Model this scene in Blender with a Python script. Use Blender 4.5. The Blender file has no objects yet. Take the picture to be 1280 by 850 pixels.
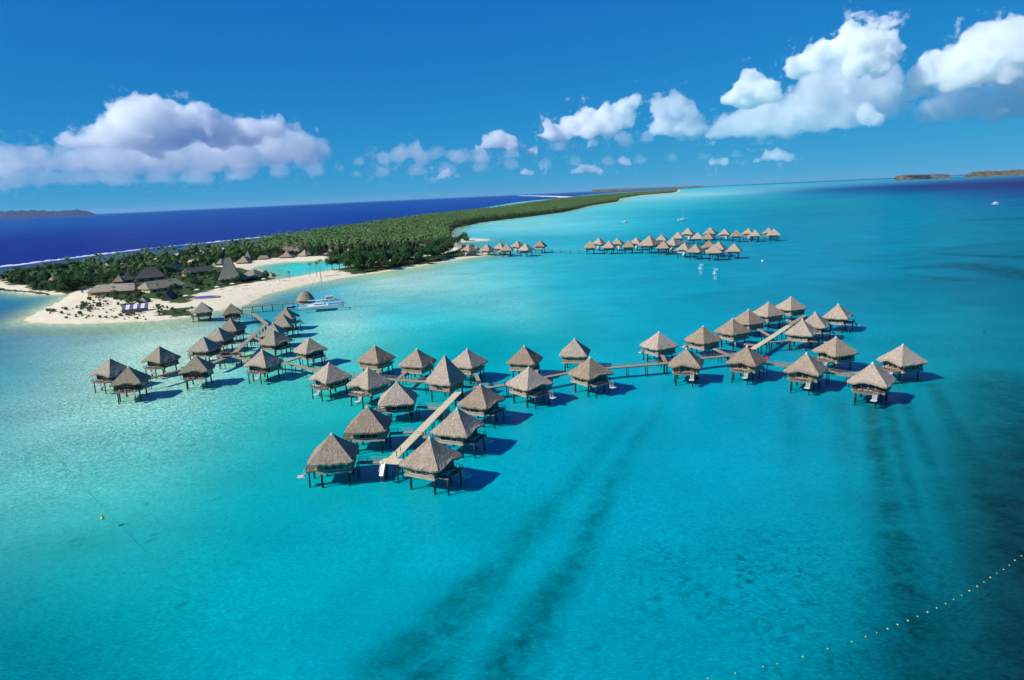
import bpy, bmesh, math, random
import numpy as np
from mathutils import Vector, Matrix
random.seed(7); rng=np.random.default_rng(7)
S=bpy.context.scene; COL=S.collection
R=math.radians
# ---------------------------------------------------------------- camera geometry
H=60.; F=853.; ROLL=math.atan(.0455); PIT=math.atan(181.9/853)
c_,s_=math.cos(ROLL),math.sin(ROLL); cp,sp=math.cos(PIT),math.sin(PIT)
def ray(px,py):
    x=px-640; y=425-py
    xl=x*c_+y*s_; yl=-x*s_+y*c_
    return Vector((xl,F*cp+yl*sp,-F*sp+yl*cp))
def at(px,py,z=0.):
    r=ray(px,py); t=(z-H)/r.z
    return Vector((r.x*t,r.y*t,z))
def at_d(px,py,d):
    r=ray(px,py).normalized(); return Vector((0,0,H))+r*d
cam=bpy.data.cameras.new('camera'); camo=bpy.data.objects.new('camera',cam); COL.objects.link(camo)
right=Vector((c_,-s_*sp,-s_*cp)); up=Vector((s_,c_*sp,c_*cp)); fwd=Vector((0,cp,-sp))
m=Matrix((right,up,-fwd)).transposed().to_4x4(); m.translation=Vector((0,0,H)); camo.matrix_world=m
cam.sensor_width=36; cam.sensor_fit='HORIZONTAL'; cam.lens=36*F/1280; cam.clip_start=1; cam.clip_end=300000
S.camera=camo
# ---------------------------------------------------------------- light
EL=R(36.5); AZ=R(-114)      # azimuth measured from +Y towards +X
tosun=Vector((math.sin(AZ)*math.cos(EL),math.cos(AZ)*math.cos(EL),math.sin(EL)))
sun=bpy.data.lights.new('sun','SUN'); sun.energy=4.2; sun.angle=R(.9); sun.color=(1,.975,.92)
so=bpy.data.objects.new('sun',sun); COL.objects.link(so); so.rotation_euler=tosun.to_track_quat('Z','Y').to_euler()
W=bpy.data.worlds.new('World'); S.world=W; W.use_nodes=True; nt=W.node_tree; nt.nodes.clear()
sky=nt.nodes.new('ShaderNodeTexSky'); sky.sky_type='NISHITA'; sky.sun_disc=False; sky.sun_elevation=EL; sky.sun_rotation=AZ
sky.altitude=0; sky.air_density=.5; sky.dust_density=0.0; sky.ozone_density=10.0
def skych(sock,a,k):
    m1=nt.nodes.new('ShaderNodeMath'); m1.operation='MULTIPLY'; m1.inputs[1].default_value=a; nt.links.new(sock,m1.inputs[0])
    m2=nt.nodes.new('ShaderNodeMath'); m2.operation='MULTIPLY_ADD'; m2.inputs[1].default_value=k; m2.inputs[2].default_value=1; nt.links.new(sock,m2.inputs[0])
    m3=nt.nodes.new('ShaderNodeMath'); m3.operation='DIVIDE'; nt.links.new(m1.outputs[0],m3.inputs[0]); nt.links.new(m2.outputs[0],m3.inputs[1]); return m3.outputs[0]
se=nt.nodes.new('ShaderNodeSeparateColor'); cb=nt.nodes.new('ShaderNodeCombineColor'); nt.links.new(sky.outputs[0],se.inputs[0])
for i,(a,k) in enumerate(((.13,.0),(1.40,.36),(4.15,.78))): nt.links.new(skych(se.outputs[i],a,k),cb.inputs[i])
bg=nt.nodes.new('ShaderNodeBackground'); bg.inputs[1].default_value=.10
wo=nt.nodes.new('ShaderNodeOutputWorld')
nt.links.new(cb.outputs[0],bg.inputs[0]); nt.links.new(bg.outputs[0],wo.inputs[0])
S.view_settings.view_transform='Standard'; S.view_settings.look='None'; S.view_settings.exposure=0.45; S.view_settings.gamma=1
S.cycles.max_bounces=8; S.cycles.transparent_max_bounces=16; S.cycles.diffuse_bounces=3; S.cycles.glossy_bounces=2
S.cycles.caustics_reflective=False; S.cycles.caustics_refractive=False
# ---------------------------------------------------------------- helpers
def lin(c): 
    c=np.asarray(c,float)/255.; return np.where(c<=.04045,c/12.92,((c+.055)/1.055)**2.4)
class Nt:
    def __init__(s,name):
        s.m=bpy.data.materials.new(name); s.m.use_nodes=True; s.t=s.m.node_tree; s.t.nodes.clear()
        s.out=s.n('ShaderNodeOutputMaterial')
    def n(s,t,**k):
        x=s.t.nodes.new(t)
        for a,b in k.items(): setattr(x,a,b)
        return x
    def l(s,a,b): s.t.links.new(a,b)
    def noise(s,vec,scale,detail=4,rough=.55,dist=0):
        x=s.n('ShaderNodeTexNoise'); x.inputs['Scale'].default_value=scale; x.inputs['Detail'].default_value=detail; x.inputs['Roughness'].default_value=rough; x.inputs['Distortion'].default_value=dist
        if vec is not None: s.l(vec,x.inputs['Vector'])
        return x.outputs['Fac']
    def ramp(s,fac,stops):
        x=s.n('ShaderNodeValToRGB'); e=x.color_ramp.elements
        e[0].position=stops[0][0]; e[0].color=(*stops[0][1],1); e[1].position=stops[1][0]; e[1].color=(*stops[1][1],1)
        for p,c in stops[2:]:
            q=e.new(p); q.color=(*c,1)
        s.l(fac,x.inputs[0]); return x.outputs[0]
    def mapr(s,v,a,b,c=0.,d=1.,smooth=False):
        x=s.n('ShaderNodeMapRange'); x.inputs[1].default_value=a; x.inputs[2].default_value=b; x.inputs[3].default_value=c; x.inputs[4].default_value=d
        if smooth: x.interpolation_type='SMOOTHSTEP'
        s.l(v,x.inputs[0]); return x.outputs[0]
    def math(s,op,a,b=None,clamp=False):
        x=s.n('ShaderNodeMath',operation=op,use_clamp=clamp)
        for i,v in ((0,a),(1,b)):
            if v is None: continue
            if isinstance(v,(int,float)): x.inputs[i].default_value=v
            else: s.l(v,x.inputs[i])
        return x.outputs[0]
    def mix(s,f,a,b,bt='MIX'):
        x=s.n('ShaderNodeMix',data_type='RGBA',blend_type=bt)
        for i,v in ((0,f),(6,a),(7,b)):
            if isinstance(v,(int,float)): x.inputs[i].default_value=v
            elif isinstance(v,tuple): x.inputs[i].default_value=(*v,1)
            else: s.l(v,x.inputs[i])
        return x.outputs[2]
    def bsdf(s,col,rough=.8,spec=.3,bump=None,bs=.3,bd=.1,link=True,metal=0,trans=0):
        p=s.n('ShaderNodeBsdfPrincipled'); p.inputs['Roughness'].default_value=rough; p.inputs['Specular IOR Level'].default_value=spec; p.inputs['Metallic'].default_value=metal
        if isinstance(col,tuple): p.inputs['Base Color'].default_value=(*col,1)
        else: s.l(col,p.inputs['Base Color'])
        if bump is not None:
            b=s.n('ShaderNodeBump'); b.inputs['Strength'].default_value=bs; b.inputs['Distance'].default_value=bd
            s.l(bump,b.inputs['Height']); s.l(b.outputs[0],p.inputs['Normal'])
        if link: s.l(p.outputs[0],s.out.inputs[0])
        return p
    def obj(s): return s.n('ShaderNodeTexCoord').outputs['Object']
    def pos(s): return s.n('ShaderNodeNewGeometry').outputs['Position']
    def rnd(s): return s.n('ShaderNodeObjectInfo').outputs['Random']
    def scalev(s,v,sc):
        x=s.n('ShaderNodeMapping'); x.inputs['Scale'].default_value=sc; s.l(v,x.inputs[0]); return x.outputs[0]
    def attr(s,name):
        x=s.n('ShaderNodeAttribute'); x.attribute_name=name; return x
class MB:
    def __init__(s): s.v=[]; s.f=[]
    def add(s,vs,fs):
        o=len(s.v); s.v+= [tuple(v) for v in vs]; s.f+=[tuple(o+i for i in f) for f in fs]; return s
    def box(s,c,d,rz=0,m=None):
        hx,hy,hz=d[0]/2,d[1]/2,d[2]/2; vs=[]
        ca,sa=math.cos(rz),math.sin(rz)
        for z in (-hz,hz):
            for x,y in ((-hx,-hy),(hx,-hy),(hx,hy),(-hx,hy)):
                vs.append((c[0]+x*ca-y*sa,c[1]+x*sa+y*ca,c[2]+z))
        return s.add(vs,[(3,2,1,0),(4,5,6,7),(0,1,5,4),(1,2,6,5),(2,3,7,6),(3,0,4,7)])
    def tube(s,a,b,r0,r1=None,n=8,cap=True):
        r1=r0 if r1 is None else r1
        a=Vector(a); b=Vector(b); d=(b-a).normalized(); u=d.orthogonal().normalized(); w=d.cross(u); vs=[]
        for p,r in ((a,r0),(b,r1)):
            for k in range(n):
                t=2*math.pi*k/n; vs.append(p+u*math.cos(t)*r+w*math.sin(t)*r)
        fs=[(k,(k+1)%n,n+(k+1)%n,n+k) for k in range(n)]
        if cap: fs+= [tuple(range(n-1,-1,-1)),tuple(range(n,2*n))]
        return s.add(vs,fs)
    def bar(s,a,b,w,h):
        a=Vector(a); b=Vector(b); d=(b-a).normalized(); side=d.cross(Vector((0,0,1)))
        side=side.normalized() if side.length>1e-4 else Vector((1,0,0)); upv=side.cross(d)
        vs=[]
        for p in (a,b):
            for x,y in ((-1,-1),(1,-1),(1,1),(-1,1)): vs.append(p+side*x*w/2+upv*y*h/2)
        return s.add(vs,[(3,2,1,0),(4,5,6,7),(0,1,5,4),(1,2,6,5),(2,3,7,6),(3,0,4,7)])
    def mesh(s,name,mats,smooth=False,matidx=None):
        me=bpy.data.meshes.new(name); me.from_pydata(s.v,[],s.f)
        for mm in (mats if isinstance(mats,(list,tuple)) else [mats]): me.materials.append(mm)
        if matidx: me.polygons.foreach_set('material_index',matidx)
        if smooth: me.polygons.foreach_set('use_smooth',[True]*len(me.polygons))
        me.update(); return me
    def build(s,name,mats,parent=None,smooth=False,matidx=None):
        return link(name,s.mesh(name,mats,smooth,matidx),parent)
def link(name,me,parent=None):
    o=bpy.data.objects.new(name,me); COL.objects.link(o)
    if parent: o.parent=parent
    return o
def tag(o,label=None,cat=None,group=None,kind=None):
    if label: o['label']=label
    if cat: o['category']=cat
    if group: o['group']=group
    if kind: o['kind']=kind
    return o
def empty(name,loc=(0,0,0),rz=0):
    o=bpy.data.objects.new(name,None); COL.objects.link(o); o.location=loc; o.rotation_euler=(0,0,rz); o.empty_display_size=.5; return o
KIDS={}
def children(o): return list(o.children)
def copy_tree(o,parent=None):
    c=o.copy(); COL.objects.link(c)
    c.parent=parent
    for ch in TREE.get(o.name,[]): 
        copy_tree(ch,c)
    return c
TREE={}
def reg(root):
    # remember the children of a prototype (names are stable while copying)
    def rec(o):
        TREE[o.name]=[c for c in COL.objects if c.parent==o]
        for c in TREE[o.name]: rec(c)
    rec(root)
def place(proto,loc,rz,label,first,scale=1.,cat=None,group=None):
    o=proto if first else copy_tree(proto)
    o.location=loc; o.rotation_euler=(0,0,rz)
    if scale!=1: o.scale=(scale,)*3 if isinstance(scale,(int,float)) else scale
    tag(o,label,cat,group); return o
# ---------------------------------------------------------------- coast line and region tests
ISL=[(-60,356),(0,362),(20,366),(50,368.5),(84,369),(70,378),(55,385),(35,396),(28,400),(36,404),(60,405),(100,405),(160,403.5),(210,400),(240,396.5),(262,390.5),(300,384),(320,375.5),(333,369.5),(359,361.5),(392,354.5),(423,348.5),(450,344.5),(480,340),(510,335.3),(535,331),(560,326.5),(585,322.8),(606,319.5),(612,317),(606,314.5),(590,310),(575,305.5),(569,303),(590,301.5),(611,300.5),(612,299),(590,298),(574,299),(566,294),(566,289),(572,284),(600,278.2),(620,275.6),(664,270.2),(707,264.7),(740,257),(773,252.5),(775,248.3),(801,244.4),(838,241.6),(849,239.8),
     (850,237.2),(800,240.3),(760,242.8),(700,249.3),(600,263),(540,270),(450,284),(360,299),(300,306.5),(200,320),(100,334),(0,346),(-60,352)]
POOL=[(316,334.5),(337,330.5),(359,327.5),(392,326),(411,324.5),(440,322),(480,318.5),(520,315.5),(562,311.5),(568,313.5),(520,320.5),(480,326),(450,331),(411,338.5),(385,343.3),(361,347.5),(349,348.5),(334,345.2)]
def wpoly(P,z=0): return np.array([at(x,y,z)[:2] for x,y in P])
def sdist(P,X):
    """signed distance to polygon, positive inside"""
    out=np.empty(len(X)); n=len(P)
    for k in range(0,len(X),200000):
        x=X[k:k+200000]; d=np.full(len(x),1e18); ins=np.zeros(len(x),bool)
        for i in range(n):
            a=P[i]; b=P[(i+1)%n]; ab=b-a; t=np.clip(((x-a)@ab)/(ab@ab),0,1)
            q=a+t[:,None]*ab; d=np.minimum(d,((x-q)**2).sum(1))
            cnd=(a[1]>x[:,1])!=(b[1]>x[:,1])
            with np.errstate(divide='ignore',invalid='ignore'):
                xi=(b[0]-a[0])*(x[:,1]-a[1])/(b[1]-a[1]+1e-12)+a[0]
            ins^=cnd&(x[:,0]<xi)
        d=np.sqrt(d); out[k:k+200000]=np.where(ins,d,-d)
    return out
WI=wpoly(ISL); WP=wpoly(POOL)
def wob(X):
    return 1.1*np.sin(X[:,0]*.13+X[:,1]*.07)+.8*np.sin(X[:,0]*.31-X[:,1]*.23)+.5*np.sin(X[:,0]*.7+X[:,1]*.55)
def coast(X): return np.minimum(sdist(WI,X),-sdist(WP,X))+wob(X)*.8
def ground_z(X):
    s=coast(X); return np.where(s>0,1.7*(1-np.exp(-s/14.)),s*.09)+np.where(s>15,.25*np.sin(X[:,0]*.06)*np.sin(X[:,1]*.05),0)
def gz(p): return float(ground_z(np.array([[p[0],p[1]]]))[0])
VEG=[(0,350),(100,337),(200,323.5),(300,309.5),(360,301.5),(450,286.5),(540,272.5),(600,265.5),(700,249.8),(760,243.3),(800,240.7),(847,237.7),(846,239.6),(838,241.2),(801,244),(775,247.9),(772,252),(740,256.5),(707,264.2),(664,269.7),(620,275),(600,277.6),(570,284),(563,290),(562,297),(566,303),(562,309),(520,313.5),(480,316.5),(440,320),(412,321.5),(404,320),(380,320.5),(350,321.5),(300,328),(268,329),(262,335),(240,340),(210,345),(160,352),(120,358),(100,362),(84,366),(70,364),(40,362),(30,356),(12,356)]
VEG2=[(412,335),(440,342),(470,338.5),(500,333),(540,327.5),(560,322.5),(590,317.5),(603,316),(598,311),(575,309),(560,316),(520,322),(480,326),(440,331)]
VEG4=[(118,362),(205,342),(262,334),(300,334),(322,340),(345,348),(330,351),(300,356),(272,361),(246,366.5),(236,379),(216,379),(190,373),(165,378),(140,372),(118,371)]
VEG3=[(192,391),(215,386),(243,384),(240,391),(215,394)]
WV=[wpoly(p,1.5) for p in (VEG,VEG2,VEG3,VEG4)]
def vegd(X): 
    return np.max([sdist(p,X) for p in WV],axis=0)
SANDP=[wpoly(p,1.5) for p in ([(222,328),(240,324.5),(260,321.5),(262,323),(245,326.5),(226,330)],[(268,334),(300,330),(345,324.5),(400,320.5),(405,322.5),(345,327.5),(300,334)])]
# ---------------------------------------------------------------- polar sheets
def polar(az0,az1,naz,r0,r1,nr,cx=0.,cy=0.):
    a=np.radians(np.linspace(az0,az1,naz)); r=np.exp(np.linspace(math.log(r0),math.log(r1),nr))
    A,RR=np.meshgrid(a,r); X=np.stack([np.sin(A)*RR,np.cos(A)*RR],-1).reshape(-1,2)
    i=np.arange(nr-1)[:,None]*naz+np.arange(naz-1)[None,:]; i=i.ravel()
    return X,np.stack([i,i+1,i+1+naz,i+naz],1)
def npmesh(name,co,fc,mat):
    me=bpy.data.meshes.new(name); me.vertices.add(len(co)); me.vertices.foreach_set('co',np.ascontiguousarray(co,dtype=np.float32).ravel())
    me.loops.add(len(fc)*4); me.loops.foreach_set('vertex_index',np.ascontiguousarray(fc,dtype=np.int32).ravel())
    me.polygons.add(len(fc)); me.polygons.foreach_set('loop_start',np.arange(len(fc),dtype=np.int32)*4)
    me.polygons.foreach_set('use_smooth',np.ones(len(fc),bool))
    me.materials.append(mat); me.update(calc_edges=True); return me
def vattr(me,name,arr):
    if arr.ndim==1:
        a=me.attributes.new(name,'FLOAT','POINT'); a.data.foreach_set('value',arr.astype(np.float32))
    else:
        a=me.attributes.new(name,'FLOAT_COLOR','POINT'); c=np.ones((len(arr),4),np.float32); c[:,:3]=arr; a.data.foreach_set('color',c.ravel())
# colour of the water column (what comes back from the bottom): control points in the lagoon
LAG=[(20,440,95,150,160),(60,500,142,198,190),(250,415,182,210,195),(300,440,142,208,196),(160,425,165,208,190),(10,385,45,110,155),(50,374,20,140,175),(10,600,100,190,184),(200,560,95,193,186),(100,700,25,165,175),(20,830,0,135,158),(300,620,10,165,182),(300,800,0,160,185),(120,415,130,172,170),
 (450,430,95,202,198),(430,400,152,214,205),(400,395,125,208,200),(480,390,80,200,210),(600,340,115,207,205),(540,345,160,215,205),(480,350,170,215,205),(700,360,40,175,200),(640,390,95,195,200),(600,425,0,170,190),(700,520,0,160,190),(600,700,0,160,190),(900,380,0,150,185),(900,600,0,155,190),(1000,520,0,150,185),
 (900,800,0,145,175),(1200,500,0,128,150),(1250,650,14,80,92),(1270,800,12,62,78),(1100,560,0,138,165),(1200,400,0,135,162),(1200,300,0,130,165),(1280,335,5,112,148),(1100,300,0,140,180),(1000,262,0,135,172),(1100,247,0,132,170),(1060,236,20,85,150),(1200,232,42,48,118),(1280,230,42,46,112),(1280,242,25,75,145),(1010,240,20,125,180),
 (960,232,70,180,205),(900,236,80,195,215),(1060,228.5,60,170,205),(1130,224.5,50,160,200),(1190,221,50,165,205),(800,262,60,185,205),(700,282,110,205,215),(640,285,135,210,215),(850,244,150,215,220),(900,242,140,212,220),(560,410,40,185,200),(760,300,30,170,200),(330,395,30,160,190),(360,372,30,150,190),(320,470,80,195,188),(500,520,0,165,185),(400,660,0,165,190),(830,270,30,165,200),(950,280,0,140,180),(1130,650,0,132,158),(1000,700,0,145,175),(1260,560,5,95,115),(1170,720,5,115,138),(620,298,60,180,205),(595,306,60,175,205),
 (110,402,120,165,170),(60,410,110,160,175),(230,500,132,206,196),(0,520,115,180,178),(0,470,90,165,175),(760,285,70,190,210),(1240,262,0,118,165),(1240,285,0,125,160),(1170,340,0,122,158),(1060,360,0,135,175),(1150,252,0,128,170),(380,335,50,195,205),(500,318,50,190,200),(330,337,50,195,205)]
OCE=[(0,325,26,42,140),(0,285,20,80,165),(0,300,25,48,142),(300,270,20,70,160),(500,256,15,80,170),(150,310,25,45,140),(300,288,22,58,150),(500,266,22,62,155),(620,247,25,70,165),(850,235,40,100,160),(900,230.5,18,62,140),(1000,227,16,58,138),(1100,222.5,16,58,138),(1280,214.8,22,60,140)]
REEF=[(0,333.5),(60,326.5),(120,319),(180,312),(240,306),(300,299.5),(360,293.5),(450,281.5),(540,268),(600,260.5),(650,252),(700,247.5),(760,241.2),(846,236.4),(900,233.0),(1000,228.8),(1100,224.2),(1200,219.6),(1280,215.9)]
def warp(X):
    r=np.hypot(X[:,0],X[:,1]); return np.stack([np.degrees(np.arctan2(X[:,0],X[:,1]))/9.,np.log(r/50.)*2.2],1)
def rbf(cp_,X):
    P=warp(wpoly([(a,b) for a,b,*_ in cp_])); C=lin([c[2:] for c in cp_])**.5
    D=np.sqrt(((P[:,None]-P[None])**2).sum(-1)+.02); n=len(P)
    A=np.zeros((n+1,n+1)); A[:n,:n]=D-np.eye(n)*.03; A[:n,n]=1; A[n,:n]=1
    w=np.linalg.solve(A,np.vstack([C,np.zeros((1,3))]))
    out=np.empty((len(X),3)); U=warp(X)
    for k in range(0,len(U),50000):
        d=np.sqrt(((U[k:k+50000,None]-P[None])**2).sum(-1)+.02); out[k:k+50000]=d@w[:n]+w[n]
    lo=C.min(0)*.8; return np.clip(out,lo,1)**2
RW=wpoly(REEF); reef_az=np.arctan2(RW[:,0],RW[:,1]); reef_lr=np.log(np.hypot(RW[:,0],RW[:,1]))
def oceanmask(X):
    az=np.arctan2(X[:,0],X[:,1]); lr=np.log(np.hypot(X[:,0],X[:,1]))
    return np.clip((lr-np.interp(az,reef_az,reef_lr))/.02+.5,0,1)
X,FC=polar(-62,62,420,38,58000,980)
oc=oceanmask(X)
col=rbf(LAG,X)*(1-oc[:,None])+rbf(OCE,X)*oc[:,None]
cs=coast(X)
# reef flat behind the surf line
sh=np.exp(-np.clip(-cs,0,None)/9.)[:,None]*(1-oc[:,None])
col=col*(1-sh)+lin((190,213,196))*sh
azs=np.degrees(np.arctan2(X[:,0],X[:,1])); 
az_=np.arctan2(X[:,0],X[:,1]); lr_=np.log(np.hypot(X[:,0],X[:,1]))
k_=np.interp(az_,reef_az,reef_lr)-lr_
rf=np.clip((.30-k_)/.05,0,1)*np.clip((R(-2)-az_)/R(3),0,1)*(k_>-.01)
col=col*(1-rf[:,None]*.95)+lin((50,84,118))*rf[:,None]*.95
# streaks of weed fanning over the bottom and loose patches
weed=np.zeros(len(X))
r_=np.hypot(X[:,0],X[:,1]); near=r_<1400
XN=X[near]
def streak(P,w,a,amp=1.15,wide=1.5):
    global weed
    w=[q*wide for q in w]
    Q=wpoly([(p[0],p[1]) for p in P],-2.2); best=np.zeros(len(XN))
    for i in range(len(Q)-1):
        ab=Q[i+1]-Q[i]; t=np.clip(((XN-Q[i])@ab)/(ab@ab),0,1); d=np.sqrt(((XN-Q[i]-t[:,None]*ab)**2).sum(1))
        ww=w[i]+(w[i+1]-w[i])*t; aa=a[i]+(a[i+1]-a[i])*t
        best=np.maximum(best,aa*np.exp(-(d/ww)**2))
    weed[near]=np.maximum(weed[near],best*amp)
streak([(800,505),(720,600),(640,690),(560,770),(510,835)],[1.5,1.8,2.6,3.4,4.5],[.15,.35,.55,.8,1.])
streak([(830,500),(770,590),(730,680),(680,760),(630,840)],[1.2,1.8,2.,2.6,3.],[.2,.45,.7,.75,.9])
streak([(500,690),(440,740),(380,800)],[2,3,3],[.1,.12,.05])
streak([(1088,500),(1096,560),(1112,640),(1135,740),(1155,860)],[1.5,1.8,2.4,3.4,5],[.85,.8,.8,.85,.8])
streak([(1110,505),(1125,570),(1150,660),(1190,770)],[1.,1.2,1.6,2.2],[.7,.65,.5,.5])
streak([(1130,500),(1165,580),(1210,680),(1260,800)],[1.,1.3,2.,3.2],[.6,.55,.5,.5])
streak([(1165,480),(1200,540),(1240,620),(1290,700)],[1.3,2.2,4.,6.5],[.6,.7,.8,.9])
streak([(1240,470),(1300,560),(1330,640)],[7,10,13],[.6,.8,.9])
streak([(1130,335),(1210,332),(1300,345)],[6,11,16],[.5,.85,.9])
streak([(1180,318),(1300,322)],[5,10],[.6,.8])
streak([(1220,275),(1310,272)],[14,22],[.5,.7])
streak([(1140,345),(1200,350)],[5,6],[.5,.5])
streak([(1100,320),(1300,300)],[10,12],[.15,.3])
streak([(985,500),(990,560),(985,610)],[1.5,2,2],[.3,.2,.1])
streak([(1050,505),(1060,580),(1070,640)],[1.5,2,2],[.35,.25,.1])
for px,py,w in [(185,541,1.0),(272,623,1.1),(190,676,1.2),(98,675,1.5),(92,683,1.3),(250,493,.8),(316,516,.9),(228,755,1.),(195,668,.8),(187,500,.7),(22,808,1.),(155,560,.7),(45,750,1.2),(225,603,.8),(332,517,.8),(640,360,3),(590,342,4),(770,395,2),(860,640,.8),(760,790,1.1),(740,810,1.4)]:
    streak([(px-5*w,py+1.5),(px+5*w,py-1.5)],[.45*w,.4*w],[.55,.5],1.,1.)
patch=np.zeros(len(X)); Q=at(960,720,-2.2); patch[near]=np.exp(-(((XN[:,0]-Q.x)/24)**2+((XN[:,1]-Q.y)/17)**2))
Q=at(1120,800,-2.2); patch[near]=np.maximum(patch[near],.9*np.exp(-(((XN[:,0]-Q.x)/20)**2+((XN[:,1]-Q.y)/16)**2)))
# ---------------------------------------------------------------- setting materials
n=Nt('seabed_sand'); p=n.pos(); a=n.attr('weed'); b=n.attr('patch')
n1=n.noise(p,.16,6,.62,.6); n2=n.noise(p,.75,5,.65,.4); n3=n.noise(p,.045,4,.5); n4=n.noise(p,.022,3,.5,.8)
base=n.mix(n.mapr(n3,.35,.65),(.64,.64,.58),(.74,.73,.66))
g=n.math('MULTIPLY',a.outputs['Fac'],n.math('MULTIPLY',n.mapr(n1,.32,.62,.38,1.0),n.mapr(n2,.3,.65,.6,1.02)))
pt=n.math('MULTIPLY',b.outputs['Fac'],n.math('MULTIPLY',n.mapr(n2,.46,.62,0,1,True),n.mapr(n1,.38,.6,.1,1)))
spk=n.math('MULTIPLY',n.mapr(n.noise(p,.3,3,.6),.66,.72,0,.35,True),n.mapr(n4,.5,.62))
g=n.math('MAXIMUM',g,n.math('MULTIPLY',pt,.85)); g=n.math('MAXIMUM',g,spk)
c=n.mix(n.math('MULTIPLY',g,.92,True),base,(.11,.13,.095)); n.bsdf(c,.95,.0); SEABED=n.m
n=Nt('lagoon_water'); p=n.pos(); t=n.attr('tint')
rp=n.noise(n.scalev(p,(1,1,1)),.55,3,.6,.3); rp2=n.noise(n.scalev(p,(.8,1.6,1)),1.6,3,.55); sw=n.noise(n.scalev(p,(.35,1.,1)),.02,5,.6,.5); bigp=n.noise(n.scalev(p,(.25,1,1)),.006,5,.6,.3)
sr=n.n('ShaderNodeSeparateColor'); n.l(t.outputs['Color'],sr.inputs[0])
v=n.math('MULTIPLY',n.math('ADD',n.mapr(rp,.3,.7,-.12,.12),n.mapr(rp2,.3,.7,-.30,.26)),n.math('ADD',.45,n.math('MULTIPLY',t.outputs['Alpha'],0.)) if False else n.math('MULTIPLY',n.mapr(n.noise(p,.012,3,.5),.35,.6,.55,1.2),n.mapr(sr.outputs[0],.15,.6,.7,1.9))); v=n.math('ADD',v,n.mapr(sw,.35,.65,-.05,.05)); v=n.math('ADD',v,n.mapr(bigp,.35,.65,-.05,.05)); v=n.math('ADD',v,1.)  # light and dark of ripples and caustics painted into the water tint
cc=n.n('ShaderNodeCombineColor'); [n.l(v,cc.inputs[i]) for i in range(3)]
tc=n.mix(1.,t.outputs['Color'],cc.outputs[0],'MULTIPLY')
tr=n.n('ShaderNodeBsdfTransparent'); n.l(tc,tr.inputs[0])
gl=n.n('ShaderNodeBsdfGlossy'); gl.inputs['Roughness'].default_value=.12
bp=n.n('ShaderNodeBump'); bp.inputs['Strength'].default_value=.9; bp.inputs['Distance'].default_value=.22; n.l(n.math('ADD',rp,n.math('MULTIPLY',rp2,.45)),bp.inputs['Height']); n.l(bp.outputs[0],gl.inputs['Normal'])
fr=n.n('ShaderNodeFresnel'); fr.inputs[0].default_value=1.33; n.l(bp.outputs[0],fr.inputs['Normal'])
fm=n.math('MINIMUM',n.math('MULTIPLY',fr.outputs[0],.5),.10)
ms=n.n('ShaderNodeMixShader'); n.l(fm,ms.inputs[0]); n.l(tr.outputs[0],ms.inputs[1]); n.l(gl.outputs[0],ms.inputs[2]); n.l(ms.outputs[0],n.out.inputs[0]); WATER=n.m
col=col*np.stack([np.ones(len(col)),np.ones(len(col))+.02*np.clip(1-col[:,0]/.12,0,1),.99-.09*np.clip(1-col[:,0]/.12,0,1)],1); ILL=.66
tint=np.sqrt(np.clip(col*.97/ILL,0.0,1.35)); tint=np.minimum(tint,1.)
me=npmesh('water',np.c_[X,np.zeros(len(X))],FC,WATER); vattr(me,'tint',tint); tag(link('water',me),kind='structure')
zb=np.where(cs>-60,-2.2,-2.2)-oc*14.; me=npmesh('seabed',np.c_[X,zb-np.clip(cs+10,0,25)*.0],FC,SEABED); vattr(me,'weed',weed); vattr(me,'patch',patch); tag(link('seabed',me),kind='structure')
# ---------------------------------------------------------------- island ground
XL,FL=polar(-44,17,520,270,19000,930)
cl=coast(XL); keep=cl>-32; zl=ground_z(XL); fk=keep[FL].all(1); FL=FL[fk]
used=np.zeros(len(XL),bool); used[FL.ravel()]=True; idx=np.cumsum(used)-1; FL=idx[FL]; XL=XL[used]; zl=zl[used]; cl=cl[used]
vg=vegd(XL); 
for sp_ in SANDP: vg=np.minimum(vg,-sdist(sp_,XL))
n=Nt('island_ground'); p=n.pos(); v=n.attr('veg'); s0=n.noise(p,.12,5,.6); s1=n.noise(p,1.2,4,.6)
sand=n.mix(s0,(.72,.62,.42),(.82,.73,.53)); sand=n.mix(n.mapr(n.noise(p,.35,6,.7,.6),.5,.68,0,.5),sand,(.50,.43,.32)); sand=n.mix(n.mapr(s1,.6,.75,0,.4),sand,(.42,.36,.27))
wet=n.attr('wet'); sand=n.mix(wet.outputs['Fac'],sand,(.42,.36,.26))
gr=n.mix(n.noise(p,.35,4,.6),(.022,.05,.018),(.075,.115,.035))
f=n.mapr(n.math('ADD',v.outputs['Fac'],n.mapr(s0,.3,.7,-.45,.45)),.35,.65,0,1,True)
n.bsdf(n.mix(f,sand,gr),.95,.05,bump=s1,bs=.4,bd=.3); LAND=n.m
me=npmesh('island_ground',np.c_[XL,zl],FL,LAND); vattr(me,'veg',np.clip(vg/10+.5,0,1)); vattr(me,'wet',np.clip(1-np.abs(cl-0.2)/1.6,0,1)*.7); tag(link('island_ground',me),kind='structure')
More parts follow.
